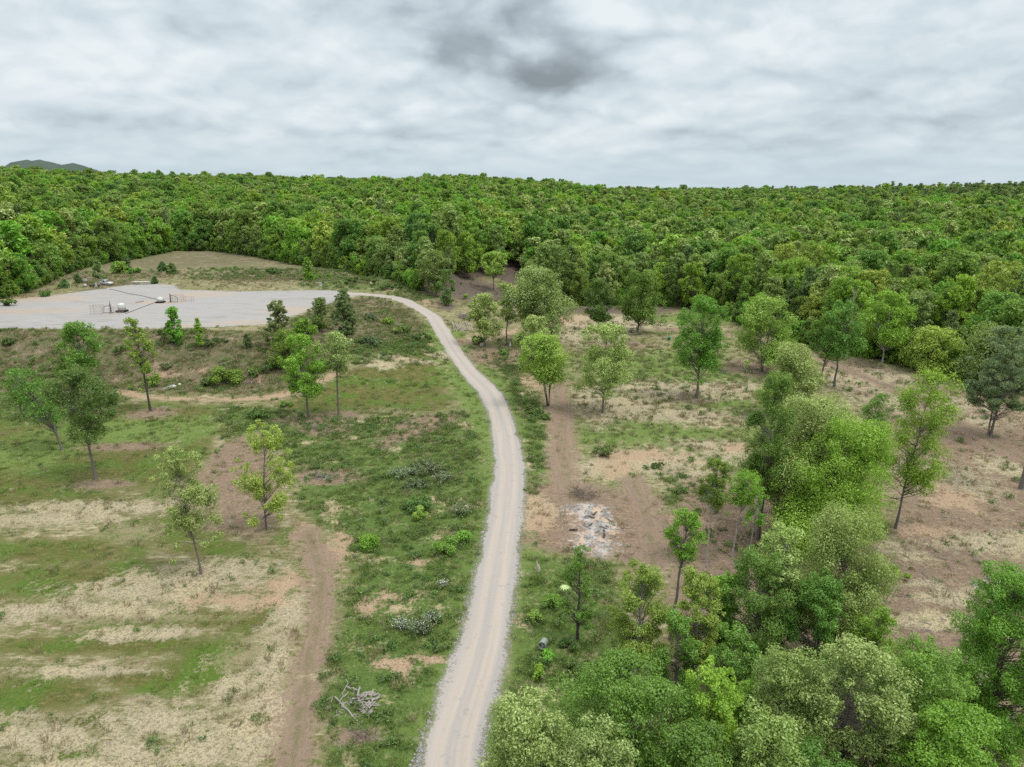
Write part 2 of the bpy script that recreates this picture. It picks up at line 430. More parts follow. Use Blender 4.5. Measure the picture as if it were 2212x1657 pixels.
LEAF = {
 'green':  leaf_material('leaf_green',  (0.096, 0.185, 0.022), (0.151, 0.278, 0.034), (0.240, 0.382, 0.064)),
 'bright': leaf_material('leaf_bright', (0.133, 0.271, 0.020), (0.197, 0.376, 0.030), (0.284, 0.469, 0.062)),
 'yellow': leaf_material('leaf_yellow_green', (0.191, 0.289, 0.032), (0.277, 0.394, 0.052), (0.455, 0.554, 0.135)),
 'pale':   leaf_material('leaf_pale_oak', (0.154, 0.226, 0.050), (0.286, 0.380, 0.094), (0.594, 0.682, 0.264), hue=.02),
 'olive':  leaf_material('leaf_olive',  (0.142, 0.222, 0.042), (0.216, 0.308, 0.066), (0.376, 0.455, 0.161), hue=.03),
 'dark':   leaf_material('leaf_dark',   (0.068, 0.138, 0.024), (0.101, 0.197, 0.034), (0.166, 0.277, 0.055)),
 'pine':   leaf_material('needle_pine', (0.139, 0.210, 0.068), (0.210, 0.299, 0.095), (0.325, 0.418, 0.135), trans=.15),
 'cedar':  leaf_material('needle_cedar', (0.091, 0.155, 0.056), (0.127, 0.212, 0.070), (0.196, 0.288, 0.087), trans=.15),
 'greypine': leaf_material('needle_grey_pine', (0.176, 0.250, 0.100), (0.246, 0.331, 0.139), (0.352, 0.439, 0.187), trans=.15),
}

def bark_material(name, a, b):
    m, n = material(name)
    tc = n.new('ShaderNodeTexCoord').outputs['Object']
    k = n.noise(n.scaled(tc, (6, 6, 1.2)), 2.0, 5, .65)
    k2 = n.noise(tc, .7, 3)
    c = n.mix(k, a, b)
    c = n.mix(n.step(k2, .5, .75), c, tuple(q * 1.25 for q in b))
    finish(n, c, .95, k, .5, .03)
    return m
BARK = bark_material('bark_grey', (.075, .062, .052), (.20, .18, .16))
BARKD = bark_material('bark_dark', (.035, .030, .026), (.095, .082, .070))
BARKP = bark_material('bark_pale', (.20, .18, .155), (.38, .355, .32))

def ground_material():
    m, n = material('ground_soil_and_grass')
    P = n.new('ShaderNodeNewGeometry').outputs['Position']
    P = n.scaled(P, (1, 1, .3))
    N0 = n.noise(P, .045, 3)
    N1 = n.noise(P, .16, 4, .6)
    N2 = n.noise(P, .65, 5, .62)
    N3 = n.noise(P, 2.6, 4, .65)
    N4 = n.noise(P, 9.0, 3, .7)
    Nx = n.noise(n.scaled(P, (.55, 1.5, 1)), 1.1, 6, .65)       # mowing / grading grain
    jit = n.math('ADD', n.math('MULTIPLY', n.math('SUBTRACT', N2, .5), 2.6), n.math('MULTIPLY', n.math('SUBTRACT', N3, .5), 2.0))
    jit = n.math('ADD', jit, n.math('MULTIPLY', n.math('SUBTRACT', N4, .5), 1.5))
    jit = n.math('ADD', jit, n.math('MULTIPLY', n.math('SUBTRACT', N1, .5), 1.8))
    def mask(name, amp=1.0, w=.22, off=0.0):
        return n.step(n.math('ADD', n.attr(name), n.math('ADD', n.math('MULTIPLY', jit, amp), off)), -w, w)
    N5 = n.noise(P, 24.0, 2, .7)
    speck = n.math('ADD', n.math('ADD', n.math('MULTIPLY', N4, .38), n.math('MULTIPLY', N3, .34)), n.math('MULTIPLY', N5, .28))
    speck = n.step(speck, .36, .64)
    # open field: thin olive and brown grass over pale sandy soil
    sand = n.mix(N3, (0.300, 0.252, 0.161), (0.416, 0.363, 0.248))
    sand = n.mix(n.step(N1, .45, .7), sand, (0.392, 0.328, 0.201))
    thin = n.mix(speck, (0.074, 0.081, 0.026), (0.178, 0.175, 0.071))
    thin = n.mix(n.step(N2, .45, .65), thin, n.mix(speck, (0.113, 0.087, 0.045), (0.236, 0.184, 0.105)))
    thin = n.mix(n.step(N1, .5, .66), thin, n.mix(speck, (0.059, 0.091, 0.020), (0.133, 0.171, 0.050)))
    cover = n.math('ADD', n.math('MULTIPLY', Nx, .55), n.math('ADD', n.math('MULTIPLY', N4, .3), n.math('MULTIPLY', N1, .35)))
    base = n.mix(n.step(cover, .46, .62), sand, thin)
    mow = n.mix(speck, (0.052, 0.058, 0.014), (0.127, 0.131, 0.039))
    mow = n.mix(n.step(Nx, .48, .66), mow, n.mix(speck, (0.113, 0.092, 0.034), (0.197, 0.165, 0.067)))
    mow = n.mix(n.step(n.math('ADD', N1, n.math('MULTIPLY', N4, .2)), .54, .72), mow, n.mix(speck, (0.046, 0.088, 0.012), (0.101, 0.152, 0.026)))
    c = n.mix(mask('mow', .55, .4), base, mow)
    pale = n.mix(speck, (0.145, 0.123, 0.064), (0.306, 0.255, 0.157))
    pale = n.mix(n.step(N2, .46, .62), pale, n.mix(speck, (.095, .125, .038), (.175, .20, .078)))
    c = n.mix(n.math('MULTIPLY', mask('pale', .9, .45), .8), c, pale)
    grass = n.mix(speck, (.070, .110, .024), (.155, .215, .055))
    grass = n.mix(n.step(Nx, .54, .74), grass, n.mix(speck, (.14, .14, .06), (.25, .235, .125)))
    c = n.mix(mask('grass', .7, .45), c, grass)
    weed = n.mix(speck, (0.034, 0.061, 0.013), (0.118, 0.176, 0.042))
    weed = n.mix(n.step(N2, .52, .68), weed, n.mix(speck, (0.090, 0.112, 0.032), (0.202, 0.218, 0.089)))
    weed = n.mix(n.step(n.math('ADD', N1, n.math('MULTIPLY', N3, .3)), .72, .84), weed, n.mix(speck, (0.266, 0.203, 0.119), (0.462, 0.371, 0.238)))
    c = n.mix(mask('weed', .9, .35), c, weed)
    bank = n.mix(speck, (0.071, 0.063, 0.032), (0.209, 0.171, 0.109))
    bank = n.mix(n.step(N2, .46, .62), bank, n.mix(speck, (.04, .056, .018), (.125, .14, .055)))
    bank = n.mix(n.step(n.math('ADD', N1, n.math('MULTIPLY', N3, .25)), .66, .82), bank, n.mix(speck, (.17, .12, .085), (.29, .22, .16)))
    c = n.mix(mask('bank', .7, .35), c, bank)
    lit = n.mix(speck, (.055, .042, .033), (.16, .125, .10))
    c = n.mix(mask('litter', .3, .4), c, lit)
    mul = n.mix(speck, (0.113, 0.077, 0.052), (0.258, 0.193, 0.136))
    mul = n.mix(n.step(Nx, .5, .68), mul, n.mix(speck, (0.190, 0.134, 0.086), (0.325, 0.247, 0.165)))
    mul = n.mix(n.step(n.math('ADD', N2, n.math('MULTIPLY', N4, .2)), .66, .78), mul, n.mix(speck, (.07, .085, .03), (.16, .165, .07)))
    c = n.mix(mask('mulch', .8, .35), c, mul)
    sandc = n.mix(n.step(n.math('ADD', N3, n.math('MULTIPLY', N4, .5)), .70, .92), sand, n.mix(speck, (.10, .095, .05), (.20, .18, .11)))
    tuft = n.step(n.noise(P, 4.2, 4, .68), .54, .62)
    sandc = n.mix(n.math('MULTIPLY', tuft, .75), sandc, n.mix(speck, (.085, .085, .04), (.17, .16, .085)))
    c = n.mix(mask('sand', 1.35, .3, .12), c, sandc)
    clay = n.mix(N3, (.27, .185, .115), (.40, .30, .205))
    clay = n.mix(n.step(n.math('ADD', N3, n.math('MULTIPLY', N4, .5)), .74, .95), clay, (0.176, 0.128, 0.076))
    c = n.mix(mask('clay', 1.3, .3, -.2), c, clay)
    # tracks driven into the soil, ruts along their length
    tl, ta = n.attr('tlat'), n.attr('tarc')
    rut = n.noise(n.comb(n.math('MULTIPLY', tl, 3.0), n.math('MULTIPLY', ta, .10)), 1.6, 5, .6)
    trk = n.mix(rut, (0.138, 0.098, 0.070), (0.275, 0.207, 0.151))
    trk = n.mix(n.math('MULTIPLY', n.step(N3, .4, .7), .6), trk, n.mix(speck, (0.144, 0.097, 0.067), (0.297, 0.216, 0.147)))
    mid = n.math('MULTIPLY', n.math('MULTIPLY', n.step(n.math('ABSOLUTE', tl), .55, .0), n.step(n.math('ADD', N2, n.math('MULTIPLY', N3, .5)), .66, .86)), .75)
    trk = n.mix(mid, trk, n.mix(speck, (.07, .08, .03), (.18, .16, .08)))
    c = n.mix(mask('track', 2.3, .8), c, trk)
    ash = n.mix(n.step(n.noise(P, 1.0, 6, .65), .38, .62), (.33, .31, .285), (.13, .122, .114))
    ash = n.mix(n.step(n.noise(P, 2.4, 6, .7), .54, .64), ash, (.035, .032, .03))
    ash = n.mix(n.step(n.noise(P, .7, 5, .65), .50, .60), ash, (.36, .265, .185))
    ash = n.mix(n.step(N4, .5, .7), ash, n.mix(.5, ash, (.30, .28, .26)))
    c = n.mix(mask('ash', 1.1, .18, -.1), c, ash)
    # gravel pad
    g = n.noise(P, 14, 3, .7)
    pad = n.mix(g, (.195, .190, .182), (.300, .294, .283))
    pad = n.mix(n.math('MULTIPLY', n.step(N1, .45, .7), .45), pad, (0.279, 0.257, 0.226))
    tyre = n.noise(n.vmath('ADD', n.scaled(P, (.12, .9, 1)), n.scaled(n.noise(P, .03, 2, .5, col=True), (3, 3, 0))), 1.3, 5, .6)
    pad = n.mix(n.math('MULTIPLY', n.step(tyre, .53, .62), .42), pad, (.185, .172, .15))
    pad = n.mix(n.math('MULTIPLY', n.step(n.noise(n.scaled(P, (.3, 1.6, 1)), .25, 5, .65), .56, .66), .5), pad, (0.155, 0.146, 0.105))
    c = n.mix(mask('pad', 1.6, .8), c, pad)
    claystain = n.math('MULTIPLY', mask('clay', .5, .5), n.math('MULTIPLY', mask('pad', .5, .5), .4))
    c = n.mix(claystain, c, n.mix(N3, (0.294, 0.203, 0.126), (0.350, 0.259, 0.182)))
    # gravel road: loose grey stone at the sides, tan packed wheel lines
    rl, ra = n.attr('lat'), n.attr('arc')
    st = n.noise(n.comb(n.math('MULTIPLY', rl, 2.2), n.math('MULTIPLY', ra, .05)), 1.3, 5, .62)
    st2 = n.noise(n.comb(n.math('MULTIPLY', rl, 1.0), n.math('MULTIPLY', ra, .02)), .8, 3, .6)
    road = n.mix(g, (0.199, 0.190, 0.175), (0.292, 0.277, 0.260))
    tanc = n.mix(st, (.255, .222, .186), (.36, .32, .274))
    wheel = n.math('ADD', n.step(n.math('ABSOLUTE', n.math('SUBTRACT', rl, .95)), .75, .2), n.step(n.math('ABSOLUTE', n.math('ADD', rl, .85)), .75, .2))
    wheel = n.math('ADD', n.math('MULTIPLY', wheel, .7), n.math('MULTIPLY', n.step(st2, .36, .6), .55), True)
    road = n.mix(wheel, road, tanc)
    hole = n.math('MULTIPLY', n.step(N2, .56, .70), n.step(N3, .4, .6))
    road = n.mix(n.math('MULTIPLY', hole, .55), road, n.mix(g, (.15, .135, .115), (.27, .25, .22)))
    road = n.mix(n.math('MULTIPLY', n.step(N3, .5, .75), .25), road, (0.198, 0.180, 0.159))
    rv = n.math('ADD', n.attr('road'), n.math('MULTIPLY', jit, .34))
    c = n.mix(n.math('MULTIPLY', n.step(n.math('ADD', rv, n.math('MULTIPLY', n.math('SUBTRACT', N4, .5), 1.6)), -.6, -.2), .8), c, n.mix(n.step(N4, .4, .6), n.mix(g, (.135, .13, .12), (.235, .225, .21)), c))
    c = n.mix(n.step(rv, -.1, .1), c, road)
    rough_part = n.step(rv, -.3, .1, 1.0, .12)
    hgt = n.math('ADD', n.math('ADD', n.math('MULTIPLY', N3, .8), n.math('MULTIPLY', N4, .4)), n.math('MULTIPLY', N2, .8))
    padm = n.step(n.attr('pad'), -.5, .8, 1.0, .2)
    finish(n, c, .95, hgt, n.math('MULTIPLY', n.math('MULTIPLY', rough_part, padm), n.step(n.attr('ash'), -.3, .2, .85, .3)), .35, .12)
    return m
GROUND = ground_material()

# ------------------------------------------------------------------ ground sheet, split where road, pad and tracks run
def axis_vals(lo, hi, fine, g):
    out = [0.0]; x = 0.0
    while x < hi: x += max(fine, g(x)); out.append(x)
    neg = []; x = 0.0
    while x > lo: x -= max(fine, g(x)); neg.append(x)
    return np.array(neg[::-1] + out)
XS = axis_vals(-5400, 5400, .36, lambda x: .36 if abs(x) < 42 else .36 + (abs(x) - 42) * .018)
ys = [22.0]; y = 22.0
while y < 6000: y += .32 if y < 55 else .32 + (y - 55) * .0068 + max(0, y - 400) * .03; ys.append(y)
back = []; y = 22.0
while y > -3000: y -= .5 + (22 - y) * .12; back.append(y)
YS = np.array(back[::-1] + ys)
GX, GY = np.meshgrid(XS, YS)
gx, gy = GX.ravel(), GY.ravel()
M = masks(gx, gy)
gz = height(gx, gy)
roadin = smooth(-1.2, .3, M['road'])
gz = gz - .10 * smooth(-.4, .6, M['track']) + .05 * roadin
gz = gz + .10 * vnoise(gx, gy, 1.3, 9) * (1 - roadin) * smooth(.5, -.5, M['pad']) * (gy > 20)
nx, ny = len(XS), len(YS)
idx = np.arange(nx * ny).reshape(ny, nx)
quads = np.stack([idx[:-1, :-1], idx[:-1, 1:], idx[1:, 1:], idx[1:, :-1]], -1).reshape(-1, 4)
def fmean(a): return a[quads].mean(1)
cls = np.zeros(len(quads), int)
cls[fmean(M['track']) > 0] = 3
cls[fmean(M['pad']) > 0] = 2
cls[fmean(M['road']) > 0] = 1
V = np.stack([gx, gy, gz], -1)
# shared normals so the pieces shade as one sheet
ATTRS = CLASSES + ['road', 'lat', 'arc', 'pad', 'track', 'tlat', 'tarc']
full_nrm = None
for k, (nm, lab, cat) in enumerate([('ground', 'patchy grass, sand and bare soil ground of the clearing', 'ground'),
                                    ('gravel_road', 'pale gravel road curving through the clearing up to the pad', 'road'),
                                    ('gravel_pad', 'flat grey gravel pad on the raised terrace', 'gravel pad'),
                                    ('dirt_track', 'brown dirt tracks driven into the cleared soil', 'dirt track')]):
    q = quads[cls == k]
    used, inv = np.unique(q.ravel(), return_inverse=True)
    me = mesh_np(nm, V[used], inv.reshape(-1, 4), None, [GROUND], None, True)
    for a in ATTRS:
        at_ = me.attributes.new(a, 'FLOAT', 'POINT')
        at_.data.foreach_set('value', M[a][used].astype(np.float32))
    tag(link(nm, me), lab, cat, kind='structure')
del GX, GY

# far ridge, tinted for haze
def ridge():
    n_ = 70; rows = []
    for j in range(9):
        for i in range(n_):
            t = i / (n_ - 1)
            x = -4300 + t * 2000; y0 = 4700 + j * 130
            xx = x
            e = math.exp(-((xx + 3330) / 170) ** 2) * 1.0 + .84 * math.exp(-((xx + 3060) / 150) ** 2) + .75 * math.exp(-((xx + 3650) / 260) ** 2) + .5 * math.exp(-((xx + 2800) / 150) ** 2)
            hh = (min(e, 1.06) * 214 + 5 * math.sin(i * 1.7) + 3 * math.sin(i * 4.1)) * math.sin(math.pi * j / 8)
            rows.append((x, y0, hh - 20))
    Q = [(j * n_ + i, j * n_ + i + 1, (j + 1) * n_ + i + 1, (j + 1) * n_ + i) for j in range(8) for i in range(n_ - 1)]
    m, n = material('ridge_woods_haze_tint')
    P = n.new('ShaderNodeNewGeometry').outputs['Position']
    finish(n, n.mix(n.noise(P, .03, 6, .7), (.042, .066, .052), (.070, .096, .072)), 1, n.noise(P, .05, 5, .7), 1, 12)  # distance haze is mixed into this woodland colour, no air volume
    tag(link('hills', mesh_np('hills', rows, Q, None, [m], None, True)), 'low wooded ridge far off on the left skyline', 'hills', kind='structure')
ridge()

# ------------------------------------------------------------------ trees
def unit(v): return v / (np.linalg.norm(v, axis=-1, keepdims=True) + 1e-9)

PROFILE = {
 'oval': lambda t: np.sin(np.pi * (0.14 + 0.78 * t)) ** .7 * (1.04 - .12 * t),
 'dome': lambda t: np.minimum(1, .55 + t * 2.2) * np.sqrt(np.clip(1 - (np.maximum(t - .15, 0) / .87) ** 2.2, 0, 1)),
 'col': lambda t: np.minimum(1, .6 + t * 2) * (1 - .65 * t ** 4),
 'cone': lambda t: np.minimum(1, .5 + t * 4) * (1.04 - t) ** .85,
 'vase': lambda t: (.35 + .75 * t) * np.sqrt(np.clip(1 - np.maximum(t - .6, 0) ** 2 / .17, 0.05, 1)),
 'pine': lambda t: np.minimum(1, .55 + t * 2.5) * (1.05 - t) ** .6,
}

def leaves_mesh(rng, cents, rads, per, size, aspect, tips, flat=.75, droop=0.0, axis=None, gap=.0):
    """diamond leaf sprays in clumps spread through the crown"""
    n_cl = len(cents)
    w = rads ** 2; cnt = np.maximum(4, (per * n_cl * w / w.sum())).astype(int)
    ci = np.repeat(np.arange(n_cl), cnt); n_ = len(ci)
    d = unit(rng.normal(size=(n_, 3)) + np.array([0, 0, .28]))
    rr = rng.random(n_) ** .42
    p = cents[ci] + d * (rads[ci] * rr)[:, None] * np.array([1, 1, flat])
    p[:, 2] -= droop * rads[ci] * rng.random(n_)
    nrm = unit(d * .75 + rng.normal(size=(n_, 3)) * .55 + np.array([0, 0, .45]))
    a = unit(np.cross(nrm, rng.normal(size=(n_, 3))))
    if droop > 0: a = unit(a + np.array([0, 0, -.8]) * droop)
    b = unit(np.cross(nrm, a))
    s = size * np.exp(rng.normal(0, .30, n_))
    L = (a * s[:, None]) * .5; W_ = b * (s * aspect)[:, None] * .5
    up = nrm * (s * .10)[:, None]
    V = np.stack([p - L, p + W_ + up, p + L, p - W_ + up], 1).reshape(-1, 3)
    Q = np.arange(n_ * 4).reshape(-1, 4)
    cl_t = rng.uniform(-.18, .18, n_cl); cl_p = rng.uniform(.25, 1.35, n_cl)
    tint = .42 + cl_t[ci] + rng.normal(0, .16, n_)
    if tips > 0: tint = np.where(rng.random(n_) < tips * cl_p[ci] * smooth(.5, .98, rr) * smooth(-.35, .35, d[:, 2]), rng.uniform(.60, .88, n_), tint)
    return V, Q, np.clip(tint, 0, 1).astype(np.float32)

def make_tree(rng, H, W, cb, shape='oval', species='green', leaf=.25, dens=1.0, clumps=34, stems=1, lean=(0, 0), bark=None, aspect=.55, trunk_r=None, tips=None, low=0, rc=.2, spread=.0):
    """returns (trunk mesh, crown mesh); tree stands at the origin"""
    prof = PROFILE[shape]
    tips = {'pale': .85, 'olive': .35, 'yellow': .3}.get(species, .08) if tips is None else tips
    lx, ly = lean
    n_l = max(7, clumps // 4); clumps = int(clumps * 3.3)
    tl = np.clip((np.arange(n_l) + .5) / n_l + rng.uniform(-.5, .5, n_l) / n_l, .03, .93); tl[-1] = .93
    al = np.arange(n_l) * 2.39996 + rng.uniform(-.6, .6, n_l)
    a0 = rng.uniform(0, 6.28)
    rl = W / 2 * prof(tl) * rng.uniform(.38, .74, n_l) * (1 + .22 * np.cos(al - a0)); rl[-1] *= .2
    li = np.arange(clumps) % n_l
    sz = W * (.135 if n_l > 8 else .155) * rng.uniform(.7, 1.3, n_l)
    off = rng.normal(size=(clumps, 3)) * np.array([.75, .75, .95]) * sz[li][:, None]
    cx = rl[li] * np.cos(al[li]) + off[:, 0]; cy = rl[li] * np.sin(al[li]) + off[:, 1]
    z = np.clip(cb + (H - cb) * tl[li] + off[:, 2], cb + .02 * H, H * .985)
    t = (z - cb) / (H - cb)
    R = W / 2 * prof(np.clip(t, .02, .97)) * 1.0 + .02 * W
    q = np.hypot(cx, cy); k_ = np.minimum(1, R * rng.uniform(.80, 1.06, clumps) / (q + 1e-6)); cx, cy = cx * k_, cy * k_
    tf = z / H
    cents = np.stack([cx + lx * tf ** 1.3, cy + ly * tf ** 1.3, z], -1)
    rads = W * rc * .42 * np.exp(rng.normal(0, .42, clumps)) * (.8 + .3 * (1 - t))
    if species in ('pine', 'greypine'): rads *= .9
    cents[:, 2] = np.minimum(cents[:, 2], H - rads * .55)
    if low:   # a few low side branches
        c2 = []; r2 = []
        for k in range(low):
            a = rng.uniform(0, 6.28); q = W * rng.uniform(.28, .55)
            c2.append((q * math.cos(a), q * math.sin(a), cb * rng.uniform(.55, .98))); r2.append(W * rc * rng.uniform(.35, .6))
        cents = np.concatenate([cents, c2]); rads = np.concatenate([rads, r2])
    area = 4 * np.pi * (W / 2) * (W / 4 + (H - cb) / 4) * .9
    per = max(14, int(area / (leaf * leaf * aspect * .5) * 1.45 * dens / len(cents)))
    if species in ('pine', 'greypine', 'cedar'): V, Q, tint = leaves_mesh(rng, cents, rads, per, leaf * 1.5, .22, tips, .6)
    else: V, Q, tint = leaves_mesh(rng, cents, rads, per, leaf, aspect, tips, .9)
    crown = mesh_np('crown', V, Q, None, [LEAF[species]])
    at_ = crown.attributes.new('tint', 'FLOAT', 'FACE'); at_.data.foreach_set('value', tint)
    # trunk and limbs
    mb = MB()
    r0 = trunk_r or (.0095 * H + .055)
    stemsP = []
    for s in range(stems):
        a = 6.28 * s / stems + .6
        off = 0 if stems == 1 else .22 * W * (1 if spread == 0 else spread)
        top = np.array([lx + off * math.cos(a), ly + off * math.sin(a), H * .93])
        k = 9; pts = []; rad = []
        wob = rng.normal(0, .006 * H, (k, 2)); wob[0] = 0
        for i in range(k):
            f = i / (k - 1)
            q = np.array([top[0] * f ** 1.3, top[1] * f ** 1.3, top[2] * f])
            q[:2] += wob[i] * (f * (1 - f) * 3)
            if stems > 1: q[:2] += .12 * r0 * 8 * np.array([math.cos(a), math.sin(a)]) * (1 - f)
            pts.append(q); rad.append(r0 / stems ** .4 * ((1 - f) ** .8 * .92 + .06) * (1.45 if i == 0 else 1))
        pts[0][2] = -.25
        mb.tube(pts, rad, 7); stemsP.append((np.array(pts), np.array(rad)))
    for i, c in enumerate(cents):
        pts, rad = stemsP[i % stems]
        zt = max(cb * .55, min(H * .85, c[2] - (.55 + .5 * rng.random()) * math.hypot(c[0], c[1]) * .9 - .3))
        if c[2] < cb: zt = c[2] * .85
        f = np.interp(zt, pts[:, 2], np.arange(len(pts)))
        j = int(min(f, len(pts) - 2)); fr = f - j
        o = pts[j] * (1 - fr) + pts[j + 1] * fr; ro = rad[j] * (1 - fr) + rad[j + 1] * fr
        mid = o * .5 + c * .5; mid[2] += -.06 * H * rng.random() + .02 * H
        br = min(ro * .42, .009 * np.linalg.norm(c - o) + .02)
        mb.tube([o, o * .5 + mid * .5 + rng.normal(0, .04 * W * .3, 3), mid, c], [br, br * .8, br * .6, br * .25], 4, cap=False)
    trunk = mb.mesh('trunk', [bark or BARK], True)
    return trunk, crown

def plant_tree(name, label, loc, meshes, group, cat='tree', rz=0.0, sc=1.0):
    e = empty(name, loc, rz); e.scale = (sc, sc, sc)
    link('trunk', meshes[0], e); link('crown', meshes[1], e)
    return tag(e, label, cat, group)

